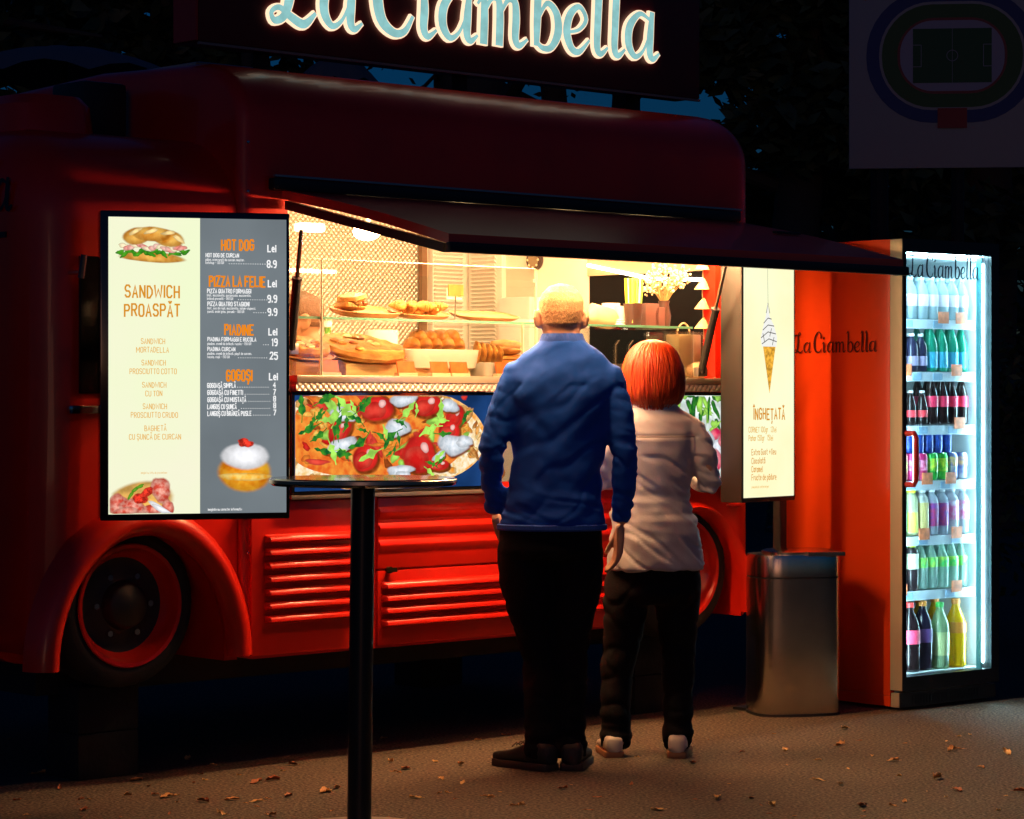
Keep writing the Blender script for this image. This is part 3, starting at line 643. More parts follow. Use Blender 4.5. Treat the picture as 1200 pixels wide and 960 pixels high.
for s, cx, y, h_ in (('HOT DOG', 458, 135, 29), ('PIZZA LA FELIE', 455, 243, 29), ('PIADINE', 458, 386, 29), ('GOGOȘI', 456, 521, 30)):
    mt(s, cx, y, h_, m_or2, scg, wt=.18, maxw=(100, 170, 90, 80)[('HOT DOG', 'PIZZA LA FELIE', 'PIADINE', 'GOGOȘI').index(s)])
for y in (139, 243, 386, 519): mt('Lei', 572, y, 19, m_wh, scg, 'r', .2)
R_ = [('HOT DOG DE CURCAN', 362, 157, 11, 100), ('pâine, crenvurști de curcan, muștar,', 361, 168, 7, 135), ('ketchup - 130 GR', 361, 177, 7, 66),
('PIZZA QUATRO FORMAGGI', 364, 263, 12, 132), ('blat, mozzarella, gorgonzola, mozzarella,', 363, 273, 7, 152), ('brânză presată - 180 GR', 363, 283, 7, 88),
('PIZZA QUATRO STAGIONI', 364, 301, 12, 126), ('blat, sos de roșii, mozzarella, salam-ciuperci,', 363, 311, 7, 168), ('șuncă, ardei gras, porumb - 180 GR', 363, 321, 7, 132),
('PIADINA FORMAGGI E RUCOLA', 362, 405, 11, 146), ('piadina, cremă de brânză, rucola - 150 GR', 361, 416, 7, 160), ('PIADINA CURCAN', 361, 434, 11, 84), ('piadina, cremă de brânză, piept de curcan,', 360, 445, 7, 162), ('rucola, roșii - 150 GR', 360, 455, 7, 82),
('GOGOAȘĂ SIMPLĂ', 358, 542, 13, 86), ('GOGOAȘĂ CU FINETTI', 358, 563, 13, 107), ('GOGOAȘĂ CU MUSTAȚĂ', 358, 584, 13, 116), ('LANGOȘ CU ȘUNCĂ', 357, 605, 13, 88), ('LANGOȘ CU BRÂNZĂ PUSLE', 357, 625, 13, 132)]
for s, x, y, h_, mw_ in R_: mt(s, x, y, h_, m_wh, scg, 'l', .17 if h_ > 8 else .13, maxw=mw_)
for s, y in (('8.9', 185), ('9.9', 288), ('9.9', 327), ('19', 418), ('25', 458)): mt(s, 573, y, 20, m_wh, scg, 'r', .19)
for s, y in (('4', 542), ('7', 562), ('8', 583), ('8', 603), ('7', 623)): mt(s, 565, y, 15, m_wh, scg, 'r', .2)
g = G()
for x0, x1, y in ((430, 536, 177), (455, 540, 283), (500, 542, 321), (527, 543, 416), (452, 540, 455), (448, 545, 542), (470, 545, 563), (480, 546, 584), (458, 546, 605), (494, 546, 625)):
    x = x0
    while x < x1:
        a, z = mu(x, y); g.flat(blob(a, z+.0014, .0017, .0017, wob=0, n=6), -.004); x += 7
g.build('leader_dots', m_wh, scg, smooth=False)
mt('imaginile au caracter informativ', 352, 905, 7, m_wh, scg, 'l', .14, maxw=125)
# pictures on the screen, flat print in layers
PL = [0]
def pic(par, name, pts, m, lvl, soft=True):
    y = -.003-lvl*.0003-PL[0]*.000004; PL[0] += 1; n_ = len(pts); cx = sum(p[0] for p in pts)/n_; cz = sum(p[1] for p in pts)/n_
    A = sum(pts[i][0]*pts[(i+1) % n_][1]-pts[(i+1) % n_][0]*pts[i][1] for i in range(n_))
    if A < 0: pts = pts[::-1]
    g = G(); g.add([(cx, y, cz)]+[(p[0], y, p[1]) for p in pts], [(0, 1+i, 1+(i+1) % n_) for i in range(n_)])
    o = g.build(name, m, par, smooth=False); at_ = o.data.attributes.new('rad', 'FLOAT', 'POINT'); at_.data.foreach_set('value', [0.]+[1. if soft else 0.]*n_); return o
e_bread = em('print_bread', (.9, .5, .1), 1, var=(26, .3), c2=(.6, .2, .015)); e_bread2 = em('print_bread_light', (1, .72, .3), 1, var=(40, .25)); e_ham = em('print_ham', (.85, .25, .2), 1, var=(45, .4), c2=(.95, .6, .5))
e_sal = em('print_salad', (.1, .45, .02), 1, var=(50, .5), c2=(.02, .2, .01)); e_che = em('print_cheese', (1, .85, .55), 1); e_sug = em('print_sugar', (.92, .92, .95), 1, var=(60, .06)); e_dough = em('print_dough', (1, .5, .03), 1, var=(22, .25), c2=(.75, .2, .005)); e_dou2 = em('print_dough_light', (1, .72, .2), 1, var=(40, .3), c2=(1, .45, .03)); e_jam = em('print_jam', (.75, .04, .02), 1, var=(90, .5)); e_rind = em('print_board', (.9, .5, .12), 1, var=(20, .3)); e_sala = em('print_salami', (.68, .07, .04), 1, var=(60, .5), c2=(.9, .42, .32)); e_green = em('print_green', (.12, .35, .02))
def C(x, y): return mu(x, y)
def bl(cx, cy, rx, ry, rot=0, wob=.1, seed=0, n=26):
    x, z = C(cx, cy); return blob(x, z, rx*cs*1.02, ry*cs, R(rot), wob, seed, n)
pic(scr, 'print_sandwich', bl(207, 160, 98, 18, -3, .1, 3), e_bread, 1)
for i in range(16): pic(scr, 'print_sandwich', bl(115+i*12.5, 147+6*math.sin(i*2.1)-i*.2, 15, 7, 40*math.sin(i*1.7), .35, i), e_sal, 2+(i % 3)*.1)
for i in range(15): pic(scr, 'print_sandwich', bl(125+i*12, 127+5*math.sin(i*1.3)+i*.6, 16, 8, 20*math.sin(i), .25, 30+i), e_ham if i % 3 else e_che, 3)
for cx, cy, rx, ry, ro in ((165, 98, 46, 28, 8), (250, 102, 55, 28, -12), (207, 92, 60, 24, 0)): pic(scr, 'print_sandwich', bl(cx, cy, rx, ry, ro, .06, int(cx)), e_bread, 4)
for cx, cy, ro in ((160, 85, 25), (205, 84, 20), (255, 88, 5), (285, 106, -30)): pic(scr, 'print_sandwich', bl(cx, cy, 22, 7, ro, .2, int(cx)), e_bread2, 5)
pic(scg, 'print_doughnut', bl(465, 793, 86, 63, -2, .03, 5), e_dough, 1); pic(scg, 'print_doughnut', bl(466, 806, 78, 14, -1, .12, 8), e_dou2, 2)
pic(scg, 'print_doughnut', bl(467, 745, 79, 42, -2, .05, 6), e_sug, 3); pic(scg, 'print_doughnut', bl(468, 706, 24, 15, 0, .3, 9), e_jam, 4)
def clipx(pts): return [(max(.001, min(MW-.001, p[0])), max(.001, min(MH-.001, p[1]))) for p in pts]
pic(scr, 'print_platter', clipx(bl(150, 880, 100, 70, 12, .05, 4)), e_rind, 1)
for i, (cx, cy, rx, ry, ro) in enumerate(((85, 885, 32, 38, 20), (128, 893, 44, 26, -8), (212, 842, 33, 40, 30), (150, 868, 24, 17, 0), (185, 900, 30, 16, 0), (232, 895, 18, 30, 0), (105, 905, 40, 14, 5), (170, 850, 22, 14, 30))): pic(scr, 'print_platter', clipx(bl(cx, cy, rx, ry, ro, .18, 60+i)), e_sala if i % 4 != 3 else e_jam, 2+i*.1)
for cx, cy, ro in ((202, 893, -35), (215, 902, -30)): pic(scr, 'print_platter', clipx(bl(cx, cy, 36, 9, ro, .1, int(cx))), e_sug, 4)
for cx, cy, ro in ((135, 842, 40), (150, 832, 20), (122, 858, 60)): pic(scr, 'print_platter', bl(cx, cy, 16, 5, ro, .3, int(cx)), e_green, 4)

# ------------------------------------------------------------------ pizza screens under the counter
def tv(label, px0, px1, cat='television'):
    x0, x1 = TL(px0), TL(px1); z0, z1 = 1.007, 1.388
    t = E('advert_screen', label, cat, on_truck(x0, -.045, z0), AL); Wd, Ht = x1-x0, z1-z0
    g = G(); g.box(0, Wd, .0, .04, 0, Ht); g.build('casing', m_blkg, t, bevel=.004)
    return t, Wd, Ht
e_nav = em('print_navy', (.01, .045, .16), 1, var=(3, .5)); e_cr = em('print_crust', (.95, .7, .32), 1, var=(40, .3), c2=(.85, .3, .03)); e_crw = em('print_crust_pale', (.95, .85, .65), 1, var=(60, .2), c2=(.85, .55, .2)); e_sau = em('print_sauce', (.72, .11, .015), 1, var=(28, .4), c2=(.85, .3, .04)); e_tom = em('print_tomato', (.8, .025, .02), 1, var=(9, .35)); e_toml = em('print_tomato_shine', (1, .55, .5)); e_moz = em('print_mozzarella', (.88, .9, .95), 1, var=(50, .15), c2=(.6, .68, .75)); e_roc = em('print_rocket', (.05, .28, .02), 1, var=(40, .6), c2=(.005, .1, .02)); e_rol = em('print_rocket_light', (.35, .7, .1), 1, var=(24, .3)); e_melt = em('print_melt', (1, .6, .12), 1, var=(80, .4), c2=(.85, .25, .02))
t1, Wd, Ht = tv('wide advert screen showing a pizza under the counter, left of the customers', 333, 571)
bz = .013; sw_, sh_ = Wd-2*bz, Ht-2*bz
g = G(); g.flat([(bz, bz), (Wd-bz, bz), (Wd-bz, Ht-bz), (bz, Ht-bz)], -.0015); s1 = g.build('picture_ground', e_nav, t1, smooth=False)
def pz(cx, cy, rx, ry, rot=0, wob=.1, seed=0, n=26):
    kx = sw_/1010; kz = sh_/475; q = blob(500+(cx-500)*1.04, 280+(cy-280)*1.04, rx*1.18, ry*1.18, R(-rot), wob, seed, n)
    return [(max(bz+.0005, min(Wd-bz-.0005, bz+(x-30)*kx)), max(bz+.0005, min(Ht-bz-.0005, bz+sh_-(y-70)*kz))) for x, y in q]
pic(s1, 'print_pizza', pz(440, 285, 480, 232, 0, .03, 1, 60), e_cr, 1, False); pic(s1, 'print_pizza', pz(440, 285, 472, 226, 0, .04, 2, 60), e_crw, 1.2, False)
pic(s1, 'print_pizza', pz(435, 272, 418, 188, 0, .06, 6, 50), e_sau, 2, False)
rn = random.Random(4); e_shd = em('print_dark_sauce_shadow', (.3, .06, .01), 1, var=(20, .5)); e_tomd = em('print_tomato_deep', (.6, .012, .01), 1, var=(14, .4), c2=(.85, .08, .05)); e_char = em('print_char', (.4, .12, .02), 1, var=(30, .5), c2=(.9, .5, .15))  # dark tone serves sauce patches and shadows drawn under the toppings
for i in range(46):
    q = rn.uniform(0, 6.28); pic(s1, 'print_pizza', pz(440+500*math.cos(q), 285+240*math.sin(q), rn.uniform(14, 46), rn.uniform(8, 20), math.degrees(math.atan2(math.cos(q)*.5, -math.sin(q))), .3, 900+i), e_char if i % 2 else e_cr, 1.6)
for i in range(120): pic(s1, 'print_pizza', pz(480+390*rn.uniform(-1, 1), 255+170*rn.uniform(-1, 1), rn.uniform(14, 60), rn.uniform(8, 26), rn.uniform(0, 180), .3, 100+i), rn.choice((e_melt, e_melt, e_sau, e_sau, e_shd, e_tomd, e_tomd, e_rol)), 2.2)
for i, (cx, cy, rx, ry, ro) in enumerate(((430, 140, 80, 62, 0), (675, 125, 75, 55, 10), (255, 240, 48, 72, -30), (820, 185, 40, 62, -25), (375, 382, 58, 66, 0), (640, 370, 78, 95, 20), (790, 255, 52, 48, 0), (740, 425, 50, 26, 0), (300, 130, 30, 24, 0))):
    pic(s1, 'print_pizza', pz(cx+8, cy+12, rx*1.08, ry*1.08, ro, .06, 200+i), e_shd, 2.9); pic(s1, 'print_pizza', pz(cx, cy, rx, ry, ro, .06, 200+i), e_tom, 3+i*.02); pic(s1, 'print_pizza', pz(cx-rx*.15, cy+ry*.2, rx*.7, ry*.65, ro, .12, 250+i), e_tomd, 3.1+i*.02); pic(s1, 'print_pizza', pz(cx+rx*.35, cy-ry*.35, rx*.22, ry*.3, ro, .1, 300+i), e_toml, 3.3)  # each tomato gets a drawn shadow beneath and a drawn shine
for i, (cx, cy, rx, ry, ro) in enumerate(((270, 170, 52, 34, -15), (560, 100, 58, 28, 0), (530, 240, 62, 36, 15), (265, 320, 58, 34, 20), (810, 325, 66, 48, 0), (790, 130, 42, 30, 0), (545, 448, 55, 26, 0), (870, 310, 40, 24, 0), (560, 470, 35, 16, 0), (740, 380, 38, 16, 40))): pic(s1, 'print_pizza', pz(cx+5, cy+9, rx*1.1, ry*1.15, ro, .22, 400+i), e_shd, 3.4); pic(s1, 'print_pizza', pz(cx, cy, rx*1.1, ry*1.1, ro, .22, 400+i), e_moz, 3.5+i*.02)
def rocket(cx, cy, L, ang, seed):                   # curved lobed leaf drawn in picture pixels
    r_ = random.Random(seed); bend = r_.uniform(-1.2, 1.2); x, y, q = cx, cy, R(ang); P, Wd_ = [], []
    for j in range(9):
        t = j/8; P.append((x, y)); lob = 1+.55*math.sin(j*2.3+seed); Wd_.append(max(2.5, L*.2*math.sin(math.pi*min(1, .12+t*.84))*lob if t > .25 else 4)); x += L/8*math.cos(q); y += L/8*math.sin(q); q += bend/8
    kx = sw_/1010; kz = sh_/475; pts = [(max(bz+.004, min(Wd-bz-.004, bz+(a-30)*kx)), max(bz+.004, min(Ht-bz-.004, bz+sh_-(b2-70)*kz))) for a, b2 in P]
    g = G(); g.ribbon(pts, [w_*kx for w_ in Wd_], -.0045-PL[0]*.000004); PL[0] += 1; g.build('print_rocket', r_.choice((e_roc, e_roc, e_rol)), s1, smooth=False)
for i in range(50):
    cx, cy = rn.choice(((150, 200), (230, 360), (250, 110), (380, 220), (600, 220), (720, 240), (880, 210), (120, 150), (500, 330), (700, 420), (330, 140), (190, 290)))
    rocket(cx+rn.gauss(0, 30), cy+rn.gauss(0, 24), rn.uniform(60, 150), rn.uniform(0, 360), i)
t2, Wd2, Ht2 = tv('small advert screen showing radishes and salad, right of the red-haired customer', 690, 843)
g = G(); g.flat([(bz, bz), (Wd2-bz, bz), (Wd2-bz, Ht2-bz), (bz, Ht2-bz)], -.0015); s2 = g.build('picture_ground', em('print_pale_ground', (.7, .8, .75), 1, var=(14, .3)), t2, smooth=False)
e_rad = em('print_radish', (.75, .02, .1), 1, var=(16, .5), c2=(.95, .3, .35))
def p2(u, v, rx, rz, rot=0, wob=.2, seed=0):
    return [(max(bz+.0005, min(Wd2-bz-.0005, x)), max(bz+.0005, min(Ht2-bz-.0005, z))) for x, z in blob(u*Wd2, v*Ht2, rx, rz, R(rot), wob, seed)]
for i in range(50): pic(s2, 'print_salad', p2(rn.uniform(.45, 1), rn.uniform(.5, 1), rn.uniform(.02, .06), rn.uniform(.008, .022), rn.uniform(0, 180), .35, 700+i), rn.choice((e_roc, e_roc, e_rol)), 1+i*.01)
for i in range(22): pic(s2, 'print_radish', p2(rn.uniform(.5, 1), rn.uniform(.02, .6), rn.uniform(.03, .055), rn.uniform(.025, .045), rn.uniform(0, 180), .1, 800+i), e_rad if i % 4 else e_moz, 2+i*.01)

# ------------------------------------------------------------------ ice cream light box on a post
IA = R(50)
ice = E('ice_cream_sign', 'narrow glowing ice cream price sign on a black post beside the bin', 'sign', ((905-600)/F*11.28, 11.28, 0), IA)
M_ = Matrix.Translation(ice.location) @ Matrix.Rotation(IA, 4, 'Z')
def IX(px, y): k = (px-600)/F; c, s = math.cos(IA), math.sin(IA); X0, Y0 = ice.location.x, ice.location.y; return (k*(Y0+c*y)-X0+s*y)/(c-s*k)
fy = -.16; a0, a1 = IX(871, fy), IX(930, fy)
iz0 = 1.37-(581-465)/F*11.1; iz1 = 2.02
g = G(); g.box(a0-.012, a1+.012, fy, fy+.11, iz0-.02, iz1+.03); g.build('casing', pm('sign_case', (.02, .016, .012), .45), ice, bevel=.006)
g = G(); g.box(-.025, .025, -.06, -.02, .0, iz0-.018); g.build('post', m_blk, ice, bevel=.004)
g = G(); g.box(-.16, .16, -.16, .1, 0, .012); g.build('base_plate', m_blk, ice, bevel=.003)
m_ice = em('ice_panel', (1, .93, .55), 1.05, var=(2, .1), c2=(.92, 1, .68))
iw, ih = a1-a0, iz1-iz0
g = G(); g.flat([(a0, iz0), (a1, iz0), (a1, iz1), (a0, iz1)], fy-.0015); ip = g.build('lit_panel', m_ice, ice, smooth=False)
def iu(px, py): return IX(px, fy), 1.37+(465-py)/F*(11.1)
def it(s, px, py, hpx, m, al='l', wt=.13, mw=None): x, z = iu(px, py); return text('sign_text', s, x, z, hpx/F*11.1, m, ip, al, wt, .62, fy-.004, maxw=mw)
it('ÎNGHEȚATĂ', 901.5, 491, 12, m_or, 'c', .16, iw*.78); it('CORNET 100gr   12lei', 876.5, 506, 6, m_orp, mw=iw*.9); it('Pahar 150gr   15lei', 876.5, 515.5, 6, m_orp, mw=iw*.9)
for s, py in (('Extra Gust +1leu', 532), ('Ciocolată', 542), ('Caramel', 551.5), ('Fructe de pădure', 561)): it(s, 880, py, 6.5, m_or, mw=iw*.78 if len(s) > 9 else iw*.45)
it('produsele pot contine alergeni', 880, 570, 2.5, m_orp, mw=iw*.55)
def ipic(pts, m, l): g = G(); g.flat([iu(*p) for p in pts], fy-.003-l*.0004); return g.build('print_cone', m, ip, smooth=False)
e_cone = em('print_cone', (.72, .36, .04), 1, var=(50, .4)); e_crm = em('print_cream', (.82, .82, .78), 1); e_ink = em('print_ink', (.12, .11, .1), 1)
ipic([(893.5, 407), (908, 407), (901, 461)], e_cone, 1)
ipic([(892, 407), (909, 407), (910, 396), (906, 382), (901, 372), (898.5, 356), (896.5, 372), (893, 386), (890.5, 398)], e_crm, 2)
g = G()
for i, pts in enumerate((((892, 404), (900, 398), (909, 401)), ((891, 397), (899, 390), (908, 392)), ((893, 388), (899, 382), (906, 383)), ((894, 380), (899, 374), (903, 375)), ((897, 368), (899, 356), (901, 368)), ((899, 357), (898.6, 330), (898.5, 300)), ((904, 405), (906, 396)), ((895, 402), (893, 392)), ((901, 395), (903, 386)))):
    g.ribbon([iu(*p) for p in pts], .004 if i != 5 else .002, fy-.0045-i*.00005)
g.build('print_swirl', e_ink, ip, smooth=False)

# ------------------------------------------------------------------ bar table
table = E('bar_table', 'tall round black bar table standing in front of the truck', 'table', ((421-600)/F*8.05, 8.05, 0), 0)
g = G(); g.lathe([(.23, 0), (.232, .008), (.22, .014), (.05, .022), (.04, .03)], 48); g.build('base', pm('base_metal', (.3, .27, .24), .4, .6, var=(6, .2)), table)
m_pole = pm('pole_black', (.006, .006, .007), .35)
g = G(); g.tube([(0, 0, .02), (.012, 0, 1.095)], .038, 24); g.build('pole', m_pole, table)
g = G(); g.lathe([(.12, 1.085), (.285, 1.092), (.293, 1.098), (.293, 1.112), (.288, 1.116), (.001, 1.117)], 64, (.012, 0, 0)); tp = g.build('top', m_blkg, table)
g = G(); g.lathe([(.2935, 1.1), (.2955, 1.101), (.2955, 1.111), (.2935, 1.112)], 64, (.012, 0, 0)); g.build('edge_band', m_steel, tp)

# ------------------------------------------------------------------ bin
bn = E('waste_bin', 'brushed steel bin with flap lid standing beside the fridge', 'bin', ((930-600)/F*11.06, 11.1, 0), R(12))
m_bin = pm('brushed_steel', (.6, .54, .46), .22, 1., var=(5, .12), bump=(80, .08), bstretch=(1, 1, .03), aniso=.5)
def dring(z, s=1.): return (0, 0, z, .19*s, .15*s, .55)
g = G(); g.loft([dring(.0, .97), dring(.02), dring(.3), dring(.59)], 48); g.build('body', m_bin, bn)
g = G(); g.loft([dring(.59, .985), dring(.597, .985)], 48); g.build('groove', m_blk, bn)
g = G(); g.loft([dring(.597), dring(.675), dring(.69, .98)], 48); ld = g.build('lid', m_bin, bn)
g = G(); g.loft([(.03, 0, .69, .155, .12, .5), (.03, 0, .702, .155, .12, .5), (.03, 0, .71, .13, .1, .5)], 40); g.box(.02, .185, -.155, -.05, .688, .704); g.build('flap', m_bin, ld)
g = G(); g.loft([dring(0, 1.01), dring(.012, 1.01)], 48); g.build('base_ring', m_blk, bn)

# ------------------------------------------------------------------ drinks fridge
FA = R(40); FX, FY = (1043-600)/F*11.2, 11.2; FWd, FD, FH = .65, .70, 2.06
fr = E('drinks_fridge', 'tall glass-door drinks fridge with red side, filled with lit bottles', 'fridge', (FX, FY, 0), FA)
m_fred = pm('fridge_red', (.8, .06, .006), .3, coat=.3, bump=(1.5, .12, .03)); m_fwh = pm('fridge_white', (.75, .82, .84), .4); m_fblk = pm('fridge_black', (.014, .014, .018), .35); m_tan = pm('door_edge_alu', (.62, .52, .38), .42, .3)
g = G(); g.box(0, .03, .0, FD, .06, FH); sp = g.build('side_panel', m_fred, fr, bevel=.004)
g = G(); g.box(FWd-.03, FWd, 0, FD, .06, FH); g.build('side_panel', m_fblk, fr, bevel=.004)
g = G(); g.box(.03, FWd-.03, 0, FD-.001, FH-.06, FH-.001); g.build('roof_panel', m_fred, fr)
g = G(); g.box(.03, FWd-.03, FD-.04, FD-.002, .06, FH-.06); g.box(.0305, .036, .01, FD-.04, .1, FH-.06); g.box(FWd-.036, FWd-.0305, .01, FD-.04, .1, FH-.06); g.box(.036, FWd-.036, .01, FD-.04, FH-.075, FH-.061); g.build('inner_lining', m_fwh, fr)
g = G(); g.box(.03, FWd-.03, 0.0, FD-.04, .06, .15); g.build('floor_panel', m_fwh, fr)
g = G(); g.box(.002, FWd-.002, -.05, -.002, .012, .075); pl = g.build('plinth', m_tan, fr, bevel=.003)
g = G(); g.box(.004, FWd-.004, -.056, -.0505, .014, .074); g.build('grille', m_fblk, pl)
g = G()
for i in range(24): g.box(.08+i*.019, .09+i*.019, -.0585, -.0565, .024, .064)
g.build('grille_slot', m_blk, pl, smooth=False)
for x in (.06, FWd-.06):
    for y in (.05, FD-.06): g = G(); g.tube([(x, y, 0), (x, y, .02)], .02, 10); g.build('foot', m_blk, fr)
g = G(); g.box(.002, FWd-.002, .0, FD-.002, .014, .0595); g.build('side_skirt', m_fred, fr)
# door
dz0, dz1 = .085, FH; bzl, bzr, bzt, bzb = .022, .055, .058, .062; dt = -.075
gx0, gx1, gz0, gz1 = bzl, FWd-bzr, dz0+bzb, dz1-bzt
g = G(); g.box(0, bzl, dt, -.003, dz0, dz1); g.box(gx1, FWd, dt, -.003, dz0, dz1); g.box(bzl, gx1, dt, -.003, gz1, dz1); g.box(bzl, gx1, dt, -.003, dz0, gz0); dr_ = g.build('door_frame', m_fblk, fr, ang=.5)
g = G(); g.box(-.003, -.0002, dt+.004, -.004, dz0+.003, dz1-.003); g.build('door_edge', m_tan, dr_)
g = G(); g.box(gx0, gx1, dt+.012, dt+.018, gz0, gz1); g.build('door_glass', glassm('fridge_glass', (.9, .97, 1.0), .3), dr_)
g = G(); g.box(gx1-.045, gx1-.038, dt+.02, dt+.05, gz0, gz1); g.build('door_seal', pm('teal_seal', (.05, .22, .25), .4), dr_)
hz0, hz1 = 1.37-(568-465)/F*11.15, 1.37-(508-465)/F*11.15
g = G(); g.tube([(.02, dt+.001, hz1), (.025, dt-.04, hz1), (.027, dt-.05, hz1-.02), (.027, dt-.05, hz0+.02), (.025, dt-.04, hz0), (.02, dt+.001, hz0)], .013, 10); g.build('door_handle', pm('handle_red', (.45, .02, .015), .3, coat=.4), dr_)
logo_print('door_lettering', 0.05, 1.37+(465-324)/F*11.15, .47, pm('ink_dark', (.01, .02, .05), .4), dr_, y=dt+.0095, fat=.85, xs=1.25)
logo_print('side_lettering', 0, 0, .5, pm('ink_side', (.07, .008, .006), .4), fr, R(-90), (-.004, .57, 1.37+(465-413)/F*11.45), fat=.8, xs=1.0)
# cool LED strips in the fridge
m_cool = em('fridge_led', (.6, .92, 1.0), 120)
g = G(); g.box(FWd-.064, FWd-.056, -.03, -.012, .17, FH-.09); g.build('light_strip', m_cool, fr)
g = G(); g.box(.03, .042, -.045, -.02, .17, FH-.09); g.build('light_strip', em('fridge_led_dim', (.6, .92, 1.0), 90), fr)
g = G(); g.box(.03, FWd-.07, -.04, -.02, FH-.062, FH-.0585); g.build('light_strip', m_cool, fr)
ROWY = (373, 435, 498, 563, 628, 692, 787)
RZ = [1.37-(y-465)/F*11.32 for y in ROWY]
m_rail = pm('price_rail', (.62, .72, .8), .35); m_tagc = pm('price_tag_print', (.75, .2, .08), .5, var=(40, .3))
for i, z in enumerate(RZ[:6]):
    g = G()
    for k_ in range(15): g.tube([(.045+k_*.036, .04, z-.006), (.045+k_*.036, FD-.05, z-.006)], .003, 5)
    g.tube([(.04, .05, z-.009), (FWd-.065, .05, z-.009)], .004, 6); g.tube([(.04, .3, z-.009), (FWd-.065, .3, z-.009)], .004, 6); s_ = g.build('shelf', m_chrome, fr)
    g = G(); g.box(.04, FWd-.066, .012, .018, z-.045, z-.004); g.build('price_rail', m_rail, s_)
    for xx in ((.33, .45), (.08, .42), (.44,), (.22, .38), (.2, .42), (.05, .42))[i]:
        g = G(); g.box(xx, xx+.07, .006, .009, z-.02, z+.032); g.build('price_tag', m_tagc, s_)
    for xx in ((.1, .3), (.16, .3), (.06, .2, .4), (.12, .35), (.2, .42), (.1, .38))[i]:
        g = G(); g.box(xx, xx+.06, .009, .0118, z-.04, z-.009); g.build('price_card', pm('rail_card', (.25, .42, .6), .5), s_)
# drinks
def plastic(name, c, rough=.12, tr=.45):
    if name in MATS: return MATS[name]
    m, n = nodes_of(name); o = n.nodes.new('ShaderNodeOutputMaterial')
    p = n.nodes.new('ShaderNodeBsdfPrincipled'); p.inputs['Base Color'].default_value = (*c, 1); p.inputs['Roughness'].default_value = rough; p.inputs['Coat Weight'].default_value = .5
    t = n.nodes.new('ShaderNodeBsdfTransparent'); t.inputs[0].default_value = (*[min(1, x*.6+.4) for x in c], 1)
    tl = n.nodes.new('ShaderNodeBsdfTranslucent'); tl.inputs[0].default_value = (*c, 1)
    a = n.nodes.new('ShaderNodeMixShader'); a.inputs[0].default_value = .35; mx = n.nodes.new('ShaderNodeMixShader'); mx.inputs[0].default_value = tr
    n.links.new(p.outputs[0], a.inputs[1]); n.links.new(tl.outputs[0], a.inputs[2]); n.links.new(a.outputs[0], mx.inputs[1]); n.links.new(t.outputs[0], mx.inputs[2]); n.links.new(mx.outputs[0], o.inputs[0]); MATS[name] = m; return m
def bottle_mesh(h, r, sh=.62, neck=.35):
    return [(r*.86, 0), (r, .008), (r*.97, h*.18), (r, h*.26), (r, h*sh), (r*.86, h*(sh+.1)), (r*neck*1.25, h*.86), (r*neck, h*.9), (r*neck, h*.93)]
KINDS = {}
def kind(key, desc, h, r, liq, capc, labc, lab=(.3, .58), tr=.35, can=False, sh=.62, neck=.36, lab2=None):
    h *= 1.02; r = min(.0315, r) if h < .24 else r
    KINDS[key] = dict(desc=desc, h=h, r=r, can=can)
    K = KINDS[key]
    if can:
        K['body'] = G().lathe([(r*.82, 0), (r, .008), (r, h-.014), (r*.84, h-.002), (r*.8, h)], 18).mesh('can'); K['body'].materials.append(pm('can_'+key, liq, .28, .35, var=(25, .4), c2=lab2 or liq))
        K['cap'] = G().lathe([(r*.79, h-.001), (r*.72, h+.001)], 18).mesh('can_lid'); K['cap'].materials.append(m_chrome); K['capname'] = 'lid'
        K['lab'] = G().lathe([(r+.0006, h*lab[0]), (r+.0006, h*lab[1])], 18).mesh('band'); K['lab'].materials.append(pm('lab_'+key, labc, .4, var=(45, .5), c2=lab2 or labc))
    else:
        K['body'] = G().lathe(bottle_mesh(h, r, sh, neck), 18).mesh('bottle'); K['body'].materials.append(plastic('liq_'+key, liq, tr=tr))
        K['cap'] = G().lathe([(r*neck*1.22, h*.925), (r*neck*1.22, h*.99), (r*neck*1.05, h)], 14).mesh('cap'); K['cap'].materials.append(pm('cap_'+key, capc, .4)); K['capname'] = 'cap'
        K['lab'] = G().lathe([(r+.0008, h*lab[0]), (r+.0008, h*lab[1])], 18).mesh('wrapper'); K['lab'].materials.append(pm('lab_'+key, labc, .45, var=(45, .35), c2=lab2 or labc))
kind('water', 'clear water bottle with pale wrapper', .185, .031, (.62, .78, .84), (.55, .72, .8), (.72, .66, .74), tr=.5)
kind('juice', 'orange juice bottle with white cap', .165, .03, (.8, .45, .05), (.85, .85, .85), (.85, .5, .05), tr=.05)
kind('navy', 'dark berry drink bottle with white cap', .165, .03, (.03, .03, .08), (.85, .85, .88), (.35, .3, .5), (.15, .4), tr=.02)
kind('teal', 'green mineral water bottle with blue wrapper', .205, .034, (.02, .38, .24), (.8, .85, .85), (.05, .4, .6), (.08, .42), tr=.12, sh=.55)
kind('smallcola', 'small dark cola bottle with red wrapper', .15, .026, (.02, .012, .012), (.7, .68, .65), (.65, .04, .06), (.22, .42), tr=.02, sh=.5, neck=.4)
kind('cola', 'dark cola bottle with red cap', .215, .034, (.025, .012, .012), (.75, .03, .06), (.75, .03, .1), (.36, .58), tr=.02, sh=.55)
kind('blue', 'blue drink can', .105, .027, (.01, .04, .28), (0, 0, 0), (.02, .08, .4), (.2, .8), can=True, lab2=(.01, .03, .2))
kind('magenta', 'magenta drink can', .115, .029, (.55, .02, .16), (0, 0, 0), (.75, .3, .45), (.35, .75), can=True, lab2=(.5, .01, .12))
kind('peach', 'peach coloured drink can', .115, .029, (.75, .3, .22), (0, 0, 0), (.55, .6, .1), (.3, .7), can=True, lab2=(.8, .35, .25))
